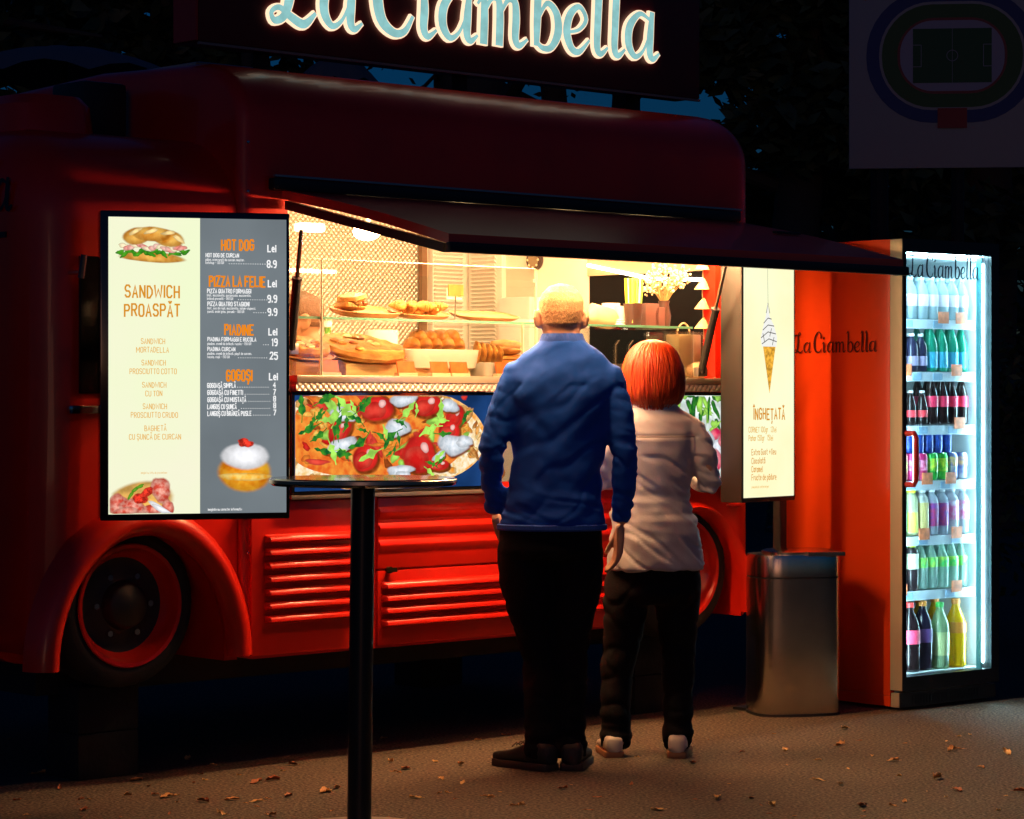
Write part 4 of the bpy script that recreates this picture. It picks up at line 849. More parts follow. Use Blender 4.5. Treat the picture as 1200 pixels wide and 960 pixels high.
kind('green', 'green drink can', .115, .029, (.02, .35, .06), (0, 0, 0), (.6, .7, .05), (.3, .8), can=True, lab2=(.03, .45, .05))
kind('silver', 'pale blue and orange drink can', .115, .029, (.6, .6, .65), (0, 0, 0), (.8, .5, .2), (.5, .85), can=True, lab2=(.08, .12, .45))
kind('lemon', 'pale lemon drink bottle with yellow cap', .2, .034, (.72, .78, .5), (.8, .75, .02), (.7, .75, .1), (.06, .5), tr=.25, sh=.72, neck=.6)
kind('mint', 'pale green drink bottle with green cap', .195, .034, (.35, .6, .42), (.05, .4, .12), (.3, .55, .3), (.1, .5), tr=.3, sh=.72, neck=.5)
kind('amber', 'clear drink bottle with amber wrapper', .2, .034, (.7, .75, .72), (.7, .75, .8), (.5, .4, .15), (.1, .7), tr=.35, sh=.72, neck=.45)
kind('grape', 'clear drink bottle with purple wrapper', .2, .036, (.62, .7, .8), (.75, .8, .88), (.22, .06, .35), (.18, .68), tr=.35, sh=.7, neck=.42, lab2=(.5, .05, .15))
kind('pink', 'clear drink bottle with pink wrapper', .2, .036, (.7, .75, .82), (.75, .8, .88), (.8, .2, .45), (.3, .72), tr=.35, sh=.7, neck=.42, lab2=(.75, .75, .85))
kind('lime', 'dark iced tea bottle with lime cap', .2, .033, (.04, .025, .03), (.55, .7, .02), (.7, .78, .55), (.45, .78), tr=.03, sh=.78, neck=.5)
kind('spring', 'clear lemonade bottle with green wrapper', .205, .034, (.5, .72, .66), (.05, .5, .2), (.03, .6, .15), (.45, .66), tr=.4, sh=.55, lab2=(.5, .75, .1))
kind('bigclear', 'large clear water bottle with pale pink wrapper', .27, .045, (.68, .76, .8), (.85, .6, .65), (.8, .65, .7), (.25, .5), tr=.45)
kind('bigcola', 'large dark cola bottle with red wrapper', .3, .046, (.02, .01, .012), (.75, .05, .05), (.78, .06, .14), (.4, .6), tr=.02)
kind('bigdark', 'large dark soda bottle with orange cap', .3, .044, (.02, .015, .035), (.8, .3, .05), (.12, .05, .2), (.4, .6), tr=.02)
kind('biggreen', 'large pale green soda bottle with green cap', .29, .043, (.4, .6, .35), (.05, .5, .08), (.55, .65, .3), (.2, .55), tr=.3)
kind('bigorange', 'large yellow orangeade bottle with orange cap', .3, .047, (.85, .55, .01), (.85, .3, .05), (.8, .28, .04), (.5, .66), tr=.05)
ORD = ['first', 'second', 'third', 'fourth', 'fifth', 'sixth', 'seventh', 'eighth', 'ninth', 'tenth']
SHN = ['top', 'second', 'third', 'fourth', 'fifth', 'sixth', 'bottom']
MF = Matrix.Translation((FX, FY, 0)) @ Matrix.Rotation(FA, 4, 'Z')
def drink(key, x, y, z, where):
    K = KINDS[key]; base = 'drink_can' if K['can'] else 'drink_bottle'
    o = ob(base, K['body'], None, None, MF @ Vector((x, y, z)), random.uniform(0, 6)); tag(o, f"{K['desc']}, {where}", 'can' if K['can'] else 'bottle', 'drinks in the fridge')
    ob(K['capname'], K['cap'], None, o); ob('wrapper' if not K['can'] else 'print_band', K['lab'], None, o)
ROWS = [['water']*8, ['juice', 'navy', 'navy', 'navy', 'teal', 'teal', 'teal', 'teal'], ['smallcola', 'smallcola', 'smallcola', 'smallcola', 'cola', 'cola', 'cola', 'cola'],
        ['peach', 'peach', 'magenta', 'magenta', 'green', 'green', 'silver', 'silver'], ['lemon', 'mint', 'lemon', 'amber', 'grape', 'grape', 'pink', 'pink'], ['lime', 'lime', 'lime', 'spring', 'spring', 'spring', 'spring', 'spring']]
for i, row in enumerate(ROWS):
    nn = len(row); 
    for j, key in enumerate(row):
        x = .072+.482*(j/(nn-1))
        for b_ in range(2):
            drink(key, x+random.uniform(-.004, .004), .06+b_*.085+random.uniform(0, .01), RZ[i], f"{ORD[j]} from left, {'front' if b_ == 0 else 'back'} row, {SHN[i]} fridge shelf")
for j in range(5): drink('blue', .2+j*.063, .07, RZ[3]+.1185, f"{ORD[j]} from left, stacked upper layer of the fourth fridge shelf")
for j, key in enumerate(('bigclear', 'bigcola', 'bigdark', 'biggreen', 'bigorange')): drink(key, (.09, .192, .296, .4, .51)[j], (.06, .055, .07, .06, .06)[j], RZ[6]-.003, f"{ORD[j]} from left, front row, fridge floor")
for j, key in enumerate(('bigcola', 'bigcola', 'bigdark', 'bigorange', 'bigorange')): drink(key, (.085, .187, .29, .395, .5)[j], .175, RZ[6]-.003, f"{ORD[j]} from left, back row, fridge floor")
rk = MF @ Vector((.0, .3, RZ[6]))
g = G(); g.box(.07, .34, 0, .12, .28, .3); rack = ob('can_rack', g.mesh('can_rack', .004), m_fblk, None, rk, FA); tag(rack, 'black rack holding white-ended cans at the back of the fridge floor', 'rack')
for a in (.075, .325): g = G(); g.box(a, a+.012, .0, .12, 0, .28); g.build('upright', m_fblk, rack)
for j in range(4):
    p = MF @ Vector((.1+j*.063, .29, RZ[6]+.333)); g = G()
    g.tube([(0, .11, 0), (0, .004, 0), (0, 0, 0)], [.03, .03, .026], 18); o = g.build('drink_can', pm('can_white_end', (.75, .75, .72), .35), loc=p, rotz=FA); tag(o, f'white-ended can lying on the black rack, {ORD[j]} from the left', 'can', 'cans lying on the rack')
    g = G(); g.tube([(0, -.001, 0), (0, -.002, 0)], [.02, .019], 14); g.build('can_end', m_chrome, o)

# ------------------------------------------------------------------ stadium board, far parasol
bd = E('stadium_board', 'large pale board showing a stadium plan on two posts in the dark', 'notice board', W3(995, 198, 14.2), R(-6))
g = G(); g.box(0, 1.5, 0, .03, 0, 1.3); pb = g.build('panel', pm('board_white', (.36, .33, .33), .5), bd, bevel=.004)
for x in (.17, .6): g = G(); g.tube([(x, .07, -bd.location.z), (x, .07, 1.2)], .05 if x < .5 else .035, 10); g.build('post', m_dark, bd)
def stad(cx, cz, hw, hh, r, m, l, name):
    pts = []
    for sx_, sz_, a in ((1, 1, 0), (-1, 1, 90), (-1, -1, 180), (1, -1, 270)):
        pts += [(cx+sx_*(hw-r)+r*math.cos(R(a+q)), cz+sz_*(hh-r)+r*math.sin(R(a+q))) for q in range(0, 91, 10)]
    g = G(); g.flat(pts, -.002-l*.001); return g.build(name, m, pb, smooth=False)
cx, cz = .565, .62
stad(cx, cz, .47, .37, .36, pm('plan_blue', (.03, .05, .18), .6), 0, 'stand_ring'); stad(cx, cz, .4, .3, .29, MATS['board_white'], 1, 'ring_gap'); stad(cx, cz, .385, .285, .275, pm('plan_green', (.05, .12, .03), .6), 2, 'lawn_ring')
stad(cx, cz, .3, .21, .2, pm('plan_track', (.3, .06, .05), .6), 3, 'track'); stad(cx, cz, .285, .195, .18, pm('plan_lilac', (.4, .35, .42), .6), 4, 'inner_gap'); stad(cx, cz, .215, .15, .004, pm('plan_pitch', (.02, .1, .03), .6), 5, 'pitch')
g = G(); g.flat([(cx-.001, cz-.15), (cx+.001, cz-.15), (cx+.001, cz+.15), (cx-.001, cz+.15)], -.0085)
g.ribbon([(cx+.03*math.cos(R(q)), cz+.03*math.sin(R(q))) for q in range(0, 361, 20)], .003, -.0086)
for sx_ in (-1, 1): g.ribbon([(cx+sx_*.215, cz-.06), (cx+sx_*.17, cz-.06), (cx+sx_*.17, cz+.06), (cx+sx_*.215, cz+.06)], .003, -.0087)
g.build('pitch_lines', MATS['plan_lilac'], pb, smooth=False)
g = G(); g.flat([(cx-.08, .22), (cx+.08, .22), (cx+.08, .33), (cx-.08, .33)], -.0095); g.build('red_stand', pm('plan_red', (.35, .03, .03), .6), pb, smooth=False)
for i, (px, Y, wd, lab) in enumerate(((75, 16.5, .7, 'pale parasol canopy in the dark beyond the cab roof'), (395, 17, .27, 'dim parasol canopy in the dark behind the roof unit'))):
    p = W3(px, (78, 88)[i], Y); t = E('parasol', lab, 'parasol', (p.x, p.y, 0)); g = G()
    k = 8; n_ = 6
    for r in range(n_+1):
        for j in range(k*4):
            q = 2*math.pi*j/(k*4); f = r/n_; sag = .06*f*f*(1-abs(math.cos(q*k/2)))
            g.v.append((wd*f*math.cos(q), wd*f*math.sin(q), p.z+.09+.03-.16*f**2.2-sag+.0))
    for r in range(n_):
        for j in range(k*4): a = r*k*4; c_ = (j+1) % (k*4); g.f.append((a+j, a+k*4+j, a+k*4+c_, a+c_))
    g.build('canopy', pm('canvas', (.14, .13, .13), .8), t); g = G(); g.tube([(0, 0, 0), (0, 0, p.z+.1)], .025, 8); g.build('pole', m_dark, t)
# ------------------------------------------------------------------ food and small things in the hatch
m_bake = pm('baked_crust', (.66, .32, .07), .5, var=(22, .5), bump=(45, .5, .01), c2=(.45, .16, .03)); m_bake2 = pm('pale_bake', (.6, .32, .08), .55, var=(26, .35), bump=(60, .5, .008), c2=(.42, .16, .025))
m_wood = pm('board_wood', (.45, .22, .08), .5, var=(6, .3), stretch=(1, 8, 8)); m_china = pm('white_china', (.75, .72, .66), .2, coat=.3); m_card = pm('orange_card', (.75, .16, .03), .5, var=(30, .2)); m_cardw = pm('card_cream', (.8, .65, .45), .5)
m_kraft = pm('kraft_paper', (.5, .36, .2), .8, var=(10, .15))
CT, ST = 1.4505, SZ+.0085
def tilt(o, a=20): o.rotation_euler[0] = R(a); return o
def at(px, y, z): s_ = TL(px, y=y); return on_truck(s_, y, z)
def oval(rx, ry, h, th=.008, p=.8):
    return G().loft([(0, 0, 0, rx*.82, ry*.82, p), (0, 0, .004, rx*.88, ry*.88, p), (0, 0, h, rx, ry, p), (0, 0, h+.002, rx-.004, ry-.004, p), (0, 0, h-.004, rx-th, ry-th, p), (0, 0, .008, rx*.84-th, ry*.84-th, p)], 36)
def dish(name, label, px0, px1, y, z, ry, h, m, cat, p=.8, rot=0, group=None):
    rx = (TL(px1, y=y)-TL(px0, y=y))/2; o = oval(rx, ry, h, p=p).build(name, m, loc=at((px0+px1)/2, y, z+(.017 if name == 'wooden_tray' else 0)), rotz=AL+rot)
    if name == 'wooden_tray': tilt(o, 13)
    return tag(o, label, cat, group)
def lumpy(g, seed, amp, sc_=14):
    me = g.mesh('food'); return displace(me, lambda c: amp*noise.noise(c*sc_+Vector((seed*3.1, 0, 0)))+amp*.4*noise.noise(c*sc_*3))
def bun(name, label, px, y, z, rx, ry, rz, m, rot=0, tilt=0, seed=0, group=None, cat='pastry', amp=.006):
    g = G().sph((0, 0, 0), (rx, ry, rz), 18, 12); me = lumpy(g, seed, amp); lo = min(v.co.z for v in me.vertices)
    o = ob(name, me, m, None, at(px, y, z-lo*.92), AL+rot); o.rotation_euler[1] = tilt; return tag(o, label, cat, group)
def croissant_mesh(L, r, seed):
    g = G(); P = []; ra = []
    for i in range(15):
        t = i/14*2-1; P.append((L*t*.5, .25*L*t*t, .0)); e = (1-t*t)**.6; ra.append(max(.004, r*(e+.12*math.sin(i*2.6)*e)))
    g.tube(P, ra, 12); return lumpy(g, seed, .003)
def wedge(hw, dz=0.): return G().add([(-hw, -.09, 0), (hw, -.09, 0), (hw, .09, 0), (-hw, .09, 0), (-hw, -.09, .05+dz), (hw, -.09, .05+dz), (hw, .09, .115+dz), (-hw, .09, .115+dz)], ((0,3,2,1),(4,5,6,7),(0,1,5,4),(1,2,6,5),(2,3,7,6),(3,0,4,7)))
# upper shelf
dish('wooden_tray', 'oval wooden tray with a stuffed flatbread sandwich on the glass shelf', 388, 466, .17, ST, .085, .022, m_wood, 'tray')
for i in range(2):
    g = G(); g.loft([(0, 0, 0, .05, .04, .7), (0, 0, .008, .062, .05, .7), (0, 0, .022, .058, .046, .7), (0, 0, .03, .03, .03, .7)], 24); me = lumpy(g, i, .008, 20)
    o = ob('flatbread', me, m_bake2, None, at(411+i*2, .16, ST+.036+i*.034), AL+i*.4); o.rotation_euler[1] = (.05, -.2)[i]; tag(o, ('lower', 'upper')[i]+' half of the stuffed flatbread on the shelf tray', 'bread', 'flatbread halves on the shelf')
g = G()
for i in range(14): g.sph((random.uniform(-.045, .055), random.uniform(-.045, -.0), random.uniform(-.004, .01)), (.012, .012, .006), 7, 5)
tag(ob('sandwich_filling', g.mesh('filling'), pm('filling_red', (.45, .05, .03), .4, var=(40, .6), c2=(.5, .3, .1)), None, at(413, .155, ST+.056), AL), 'red filling showing between the flatbread halves', 'filling')
dish('wooden_tray', 'oval wooden tray of small croissants on the glass shelf', 458, 523, .17, ST, .08, .018, m_wood, 'tray')
for i in range(7):
    o = ob('croissant', croissant_mesh(.085, .021, i), m_bake2, None, at(468+i*7.4, .15+.03*(i % 2), ST+.044+.014*((i+1) % 2)), AL+random.uniform(0, 3)); tag(o, f'small golden croissant, {ORD[i]} from the left on the shelf tray', 'croissant', 'croissants on the shelf tray')
dish('wooden_tray', 'long flat wooden tray right of the price flag on the glass shelf', 531, 602, .17, ST, .07, .016, m_wood, 'tray', p=.5)
pf = E('price_flag', 'orange price flag on a thin stand on the glass shelf', 'price sign', at(533, .1, ST), AL)
g = G(); g.tube([(0, 0, 0), (.004, 0, .1)], .003, 6); g.tube([(0, 0, 0), (0, 0, .006)], .02, 12); g.build('stand', m_steel, pf)
g = G(); g.box(-.035, .045, -.002, .002, .1, .145); g.build('card', m_card, pf); g = G(); g.box(-.04, .04, .0025, .005, .085, .13); g.build('backing', m_cardw, pf)
# counter level
def pizza(label, px, y, rx, seed, m, z):
    g = G(); g.loft([(0, 0, 0, rx*.96, rx*.7), (0, 0, .014, rx, rx*.74), (0, 0, .03, rx*.97, rx*.7), (0, 0, .024, rx*.85, rx*.6), (0, 0, .026, .02, .02)], 40); me = lumpy(g, seed, .007, 22)
    o = tag(tilt(ob('pizza', me, m, None, at(px, y, z+.035), AL)), label, 'pizza'); rn_ = random.Random(seed)
    for i in range(12):
        q = rn_.uniform(0, 6.28); r_ = rx*.72*math.sqrt(rn_.random()); g = G().sph((r_*math.cos(q), r_*.7*math.sin(q), .03), (.022, .016, .009), 8, 5); g.build('topping', (m_bake2, m_bake, MATS['filling_red'], pm('topping_cheese', (.75, .6, .3), .5))[i % 4], o)
tag(tilt(ob('serving_board', oval(.135, .11, .012).mesh('sb'), m_wood, None, at(352, .2, CT+.085), AL)), 'round wooden serving board at the left end of the counter', 'board')
pizza('round pizza on the board at the left end of the counter', 352, .2, .125, 3, m_bake, CT+.064)
tag(ob('board_stand', wedge(.1).mesh('bs', .003), m_wood, None, at(354, .2, CT), AL), 'low wooden stand under the left serving board', 'stand')
tag(tilt(ob('serving_board', oval(.2, .11, .012).mesh('sb2'), m_wood, None, at(424, .2, CT+.08), AL)), 'long wooden serving board under the long pizza', 'board')
pizza('long topped pizza beside the white dish on the counter', 424, .2, .19, 8, m_bake2, CT+.06)
tag(ob('board_stand', wedge(.17, -.005).mesh('bs2', .003), pm('pale_wood', (.6, .4, .18), .5, var=(5, .3), stretch=(1, 9, 9)), None, at(428, .2, CT), AL), 'pale wooden stand under the long serving board', 'stand')
dish('white_dish', 'white rectangular dish heaped with golden pastries on the counter', 462, 552, .2, CT+.03, .105, .075, m_china, 'dish', p=.45)
tag(ob('dish_stand', G().box(-.15, .15, -.07, .07, 0, .0305).mesh('ds', .004), MATS['pale_wood'], None, at(505, .2, CT), AL), 'pale wooden stand under the white pastry dish', 'stand')
for i in range(9):
    r_, c_ = divmod(i, 5)
    bun('pastry', f'golden brown pastry, {ORD[i]} in the heap on the white dish', 482+c_*13+r_*7, .19+.02*r_, CT+.085+r_*.032, .034, .062, .038, m_bake, R(-25), .5, i, 'pastries heaped on the white dish')
dish('grey_bowl', 'grey bowl holding bread slices at the right of the white dish', 556, 592, .14, CT, .075, .055, pm('grey_china', (.5, .48, .45), .3, coat=.2), 'bowl', p=.5)
for i in range(5):
    g = G().loft([(0, 0, -.045, .02, .006), (0, 0, -.035, .036, .008), (0, 0, .02, .042, .008), (0, 0, .045, .03, .007), (0, 0, .052, .01, .004)], 20)
    o = ob('bread_slice', lumpy(g, i, .003, 30), m_bake2, None, at(558+i*6.5, .14, CT+.09-i*.004), AL+R(70)); o.rotation_euler[1] = -.55; tag(o, f'bread slice leaning in the grey bowl, {ORD[i]} from the left', 'bread', 'bread slices in the grey bowl')
for i in range(5): bun('flatbread', f'folded golden flatbread, {("lowest", "second from below", "middle", "second from the top", "topmost")[i]} of the stack left of the man', 590+((i*7) % 5)*1.6, .2, CT+.012+i*.026, .085-.004*i, .07, .016, m_bake if i % 2 else m_bake2, i*.3, (-.1, .05, -.05, .08, -.22)[i], 20+i, 'flatbreads stacked left of the man', 'bread', .009)
for i, px in enumerate((387, 477, 516, 539, 592)):
    pc = E('price_card', f'orange price card on the counter edge, {ORD[i]} from the left', 'price card', at(px, .04, CT), AL, 'price cards on the counter')
    g = G(); g.box(-.045, .045, -.002, .002, .012, .058, Matrix.Rotation(R(-12), 4, 'X')); g.build('card', m_card, pc); g = G(); g.box(-.048, .048, -.008, .02, 0, .012); g.build('holder', m_cardw, pc)
tag(ob('paper_roll', G().lathe([(.07, 0), (.07, .2), (.02, .2), (.02, .195)], 24).mesh('roll'), pm('paper_white', (.85, .82, .76), .7), None, at(447, .75, 1.45), AL), 'white paper roll standing behind the long pizza', 'paper roll')
bt = tag(ob('sauce_bottle', G().lathe([(.03, 0), (.032, .01), (.032, .13), (.014, .17), (.014, .2)], 16).mesh('sauce'), plastic('sauce_green', (.15, .5, .08)), None, at(384, .55, 1.45), AL), 'small green bottle with white cap behind the pizzas', 'bottle'); ob('cap', G().lathe([(.017, .2), (.017, .225), (.014, .23)], 12).mesh('cap'), MATS['paper_white'], bt)
tag(ob('work_table', G().box(-.95, 1.05, -.3, .3, 0, .03).mesh('wt', .004), pm('counter_steel', (.6, .5, .38), .3, .7), None, on_truck(0, .82, 1.419), AL), 'steel work table inside the truck behind the display', 'table')
# right half of the shelf: cups, straws, dried flowers
m_cup = pm('cup_pale', (.75, .7, .6), .4); m_cupd = pm('cup_dark', (.05, .025, .02), .4); m_boxd = pm('box_dark', (.09, .035, .03), .5)
cup = lambda r, h: G().lathe([(r*.75, 0), (r*.78, .004), (r, h), (r*.95, h), (r*.74, .006)], 20)
tag(ob('drinking_cup', cup(.034, .085).mesh('cup'), m_cup, None, at(729, .16, ST), AL), 'pale cup on the shelf left of the dark straw holder', 'cup')
sh_ = tag(ob('straw_holder', cup(.042, .095).mesh('sh'), m_cupd, None, at(742, .1, ST), AL), 'dark beaker filled with yellow and green straws', 'straw holder')
SC = [(.75, .75, .02), (.35, .65, .05), (.8, .78, .1), (.8, .8, .7), (.15, .6, .1), (.2, .5, .75)]
for i in range(34):
    q = i*2.4; r_ = .03*math.sqrt((i+1)/34); d = Vector((r_*math.cos(q), r_*math.sin(q), 0)); c_ = SC[(i*7) % 6] if i % 3 else SC[i % 2*2]
    g = G().tube([(0, 0, 0), d*.35+Vector((0, 0, .19))], .0042, 6); o = g.build('drinking_straw', pm(f'straw_{SC.index(c_)}', c_, .35), loc=at(742, .1, ST+.012)+(Matrix.Rotation(AL, 3, 'Z') @ d), rotz=AL); tag(o, f'{("yellow", "light green", "pale yellow", "cream", "bright green", "blue")[SC.index(c_)]} drinking straw standing in the dark beaker', 'straw', f'{("yellow", "light green", "pale yellow", "cream", "bright green", "blue")[SC.index(c_)]} straws in the beaker')
for i, (px, h_, w_, nm) in enumerate(((757, .1, .042, 'taller dark box on the shelf right of the straw beaker'), (766, .085, .03, 'smaller dark box between the tall dark box and the vase'))): tag(ob('dark_box', G().box(-w_, w_, -.04, .04, 0, h_).mesh('db', .004), m_boxd, None, at(px, .17, ST), AL), nm, 'box')
tag(ob('wrapped_roll', G().tube([(-.1, 0, .03), (-.06, 0, .045), (.05, 0, .03), (.08, 0, .02)], [(.01, .02), (.05, .035), (.045, .03), (.03, .02)], 14).mesh('wr'), m_kraft, None, at(706, .17, ST), AL), 'wrapped paper sandwich lying on the shelf right of the man', 'sandwich')
tag(ob('lid_stack', G().lathe([(.04, 0), (.042, .006), (.038, .01), (.041, .016), (.037, .02), (.04, .026), (.03, .03)], 20).mesh('ls'), MATS['paper_white'], None, at(723, .17, ST+.0), AL), 'stack of white cup lids behind the pale cup', 'lids')
cs_ = tag(ob('cup_stack', cup(.04, .1).mesh('cs'), MATS['paper_white'], None, at(716, .24, ST), AL), 'white paper cup behind the lids on the shelf', 'cup')
vs = E('flower_vase', 'dark vase of dried pale flowers on the shelf', 'vase', at(778, .17, ST), AL)
G().lathe([(.02, 0), (.026, .004), (.032, .05), (.022, .1), (.026, .115), (.02, .114)], 18).build('vase', m_cupd, vs)
rn = random.Random(9); g = G(); f = G()
for i in range(70):
    a = rn.uniform(0, 6.28); sp_ = rn.random()**.6*.12; h_ = rn.uniform(.18, .265); e = Vector((sp_*math.cos(a), sp_*.7*math.sin(a), h_)); g.tube([(0, 0, .09), e*.45+Vector((0, 0, .06)), e], [.0015, .0013, .001], 4)
    for _ in range(4): c_ = e+Vector((rn.gauss(0, .012), rn.gauss(0, .012), rn.gauss(-.012, .018))); f.sph(c_, rn.uniform(.004, .008), 6, 4)
g.build('stems', pm('dry_stem', (.45, .3, .12), .8), vs); tag(f.build('blossoms', pm('dry_blossom', (.75, .6, .38), .8, var=(60, .3)), vs), None, kind='stuff')
bag = tag(ob('paper_bag', G().box(-.07, .07, -.04, .04, 0, .19).mesh('pb', .006), m_kraft, None, at(801, .16, CT), AL), 'pale paper bag with handles behind the red-haired woman', 'paper bag')
G().tube([(-.04, 0, .19)]+[(-.04*math.cos(R(q)), 0, .19+.05*math.sin(R(q))) for q in range(15, 180, 15)]+[(.04, 0, .19)], .004, 6).build('handle', m_kraft, bag)
tag(ob('glass_case', G().box(-.1, .1, -.09, .09, 0, .14).mesh('gc'), m_gl, None, at(793, .2, SZ-.15), AL), 'small clear acrylic case under the shelf above the woman', 'case')
bun('bread_roll', 'bread roll in the small acrylic case', 790, .2, SZ-.148, .05, .04, .03, m_bake2, 0, 0, 41, None, 'bread')
for i, px in enumerate((722, 738, 752)):
    t = E('metal_scoop', f'small steel scoop handle standing under the shelf, {ORD[i]} from the left', 'utensil', at(px, .2, CT), AL, 'utensils under the shelf'); G().tube([(0, 0, 0), (.0, 0, .14), (.02, 0, .16)], .005, 6).build('handle', m_chrome, t); G().lathe([(.025, 0), (.03, .06), (.028, .06), (.02, .005)], 14).build('pot', m_steel, t)
gl = E('hanging_garland', 'hanging string of brown paper cones beside the right window jamb', 'garland', at(823, .06, 1.62), AL)
for i in range(4):
    z = .3-i*.085; g = G(); g.loft([(0, 0, z, .04, .03, .9), (.005, 0, z+.03, .02, .015), (.01, 0, z+.05, .002, .002)], 10); g.build('paper_cone', m_kraft, gl)
G().tube([(.012, 0, .46), (.0, 0, .2), (.01, 0, .0)], .002, 5).build('string', m_kraft, gl)
tag(ob('dried_bouquet', G().sph((0, 0, .03), (.06, .05, .04), 12, 8).mesh('dbq'), m_kraft, None, at(818, .1, CT), AL), 'crumpled brown paper wrap beside the lower strut end', 'paper wrap')
ck_ = E('wall_dial', 'round dark dial on the back wall above the man', 'clock', on_truck(EWS-.014, *TE(629, 305)), AL+R(-90))
G().tube([(0, .012, 0), (0, -.01, 0)], .048, 28).build('case', m_cupd, ck_); G().tube([(0, -.0105, 0), (0, -.012, 0)], .036, 24).build('face', pm('dial_face', (.25, .18, .1), .4), ck_)
g = G()
for i in range(8): g.sph((.036*math.cos(i*.785), -.013, .036*math.sin(i*.785)), .006, 6, 4)
g.build('marks', pm('dial_mark', (.7, .55, .35), .4), ck_)
for i in range(6): bun('pastry', f'pastry in the lit niche between the screens, {ORD[i]} from the left', 578+i*33, .15, 1.031, .05, .045, .035, m_bake2 if i % 2 else m_bake, i, 0, 50+i, 'pastries in the lit niche')

# ------------------------------------------------------------------ people
m_skin = pm('skin', (.7, .36, .22), .5, var=(9, .1)); m_eye = pm('eye', (.7, .68, .65), .2)
def hand(g, W_, d, nrm, th, k=1.):                  # wrist, finger direction, palm-facing normal, thumb side
    W_, d, nrm, th = Vector(W_), Vector(d).normalized(), Vector(nrm).normalized(), Vector(th).normalized()
    for i, (off, L) in enumerate(((.03, .085), (.01, .093), (-.011, .087), (-.03, .068))):
        L *= k; off *= k
        kn = W_+d*.095*k+th*off; p1 = kn+(d*.95+nrm*.2).normalized()*L*.45; p2 = p1+(d*.85+nrm*.5).normalized()*L*.32; p3 = p2+(d*.6+nrm*.75).normalized()*L*.25
        g.tube([W_+th*off*.45, W_+d*.05*k+th*off*.85, kn, p1, p2, p3, p3+(p3-p2).normalized()*.004], [.016*k, .0155*k, .0125*k, .0095*k, .0088*k, .0075*k, .003*k], 10)
    a = W_+d*.025*k+th*.022*k; b_ = a+(d*.85+th*.45+nrm*.25).normalized()*.045*k; c_ = b_+(d*.85+th*.2+nrm*.45).normalized()*.034*k; e = c_+(d*.9+nrm*.4).normalized()*.026*k
    g.tube([a, b_, c_, e, e+(e-c_).normalized()*.004], [.017*k, .0135*k, .0105*k, .0088*k, .003*k], 10)
def head_rings(x, y, z, k, yaw=0):                  # z = crown
    prof = ((-.236, .03, .028, .07), (-.225, .046, .042, .058), (-.205, .056, .066, .034), (-.175, .066, .084, .014), (-.14, .075, .094, .004), (-.1, .08, .1, -.002), (-.06, .08, .1, -.006), (-.03, .067, .084, -.008), (-.01, .041, .054, -.008), (0, .012, .016, -.008))
    return [(x-c*k*math.sin(yaw), y+c*k*math.cos(yaw), z+dz*k, rx*k, ry*k) for dz, rx, ry, c in prof]
def face(g, x, y, z, k, yaw=0):
    Rz = Matrix.Rotation(yaw, 3, 'Z'); P = lambda a, b_, c_: Vector((x, y, z))+Rz @ Vector((a*k, b_*k, c_*k))
    g.tube([P(0, .088, -.105), P(0, .104, -.13), P(0, .114, -.15), P(0, .1, -.158)], [.008*k, .01*k, .014*k, .01*k], 8)
    g.tube([P(-.035, .082, -.095), P(0, .097, -.092), P(.035, .082, -.095)], [.008*k, .009*k, .008*k], 8)
    g.tube([P(-.024, .088, -.182), P(0, .097, -.184), P(.024, .088, -.182)], [.005*k, .008*k, .005*k], 8)
    for s_ in (-1, 1):
        g.tube([P(s_*.077, -.005, -.1), P(s_*.092, -.022, -.098), P(s_*.094, -.03, -.118), P(s_*.088, -.022, -.145), P(s_*.078, -.004, -.155)], [.008*k, .01*k, .01*k, .0095*k, .008*k], 8)
        g.tube([P(s_*.078, -.008, -.108), P(s_*.085, -.018, -.125), P(s_*.078, -.006, -.145)], [.009*k, .012*k, .009*k], 8)
def person_eyes(parent, x, y, z, k, yaw=0):
    Rz = Matrix.Rotation(yaw, 3, 'Z')
    for s_ in (-1, 1):
        c_ = Vector((x, y, z))+Rz @ Vector((s_*.03*k, .082*k, -.112*k)); G().sph(c_, .0115*k, 12, 8).build('eye', m_eye, parent)
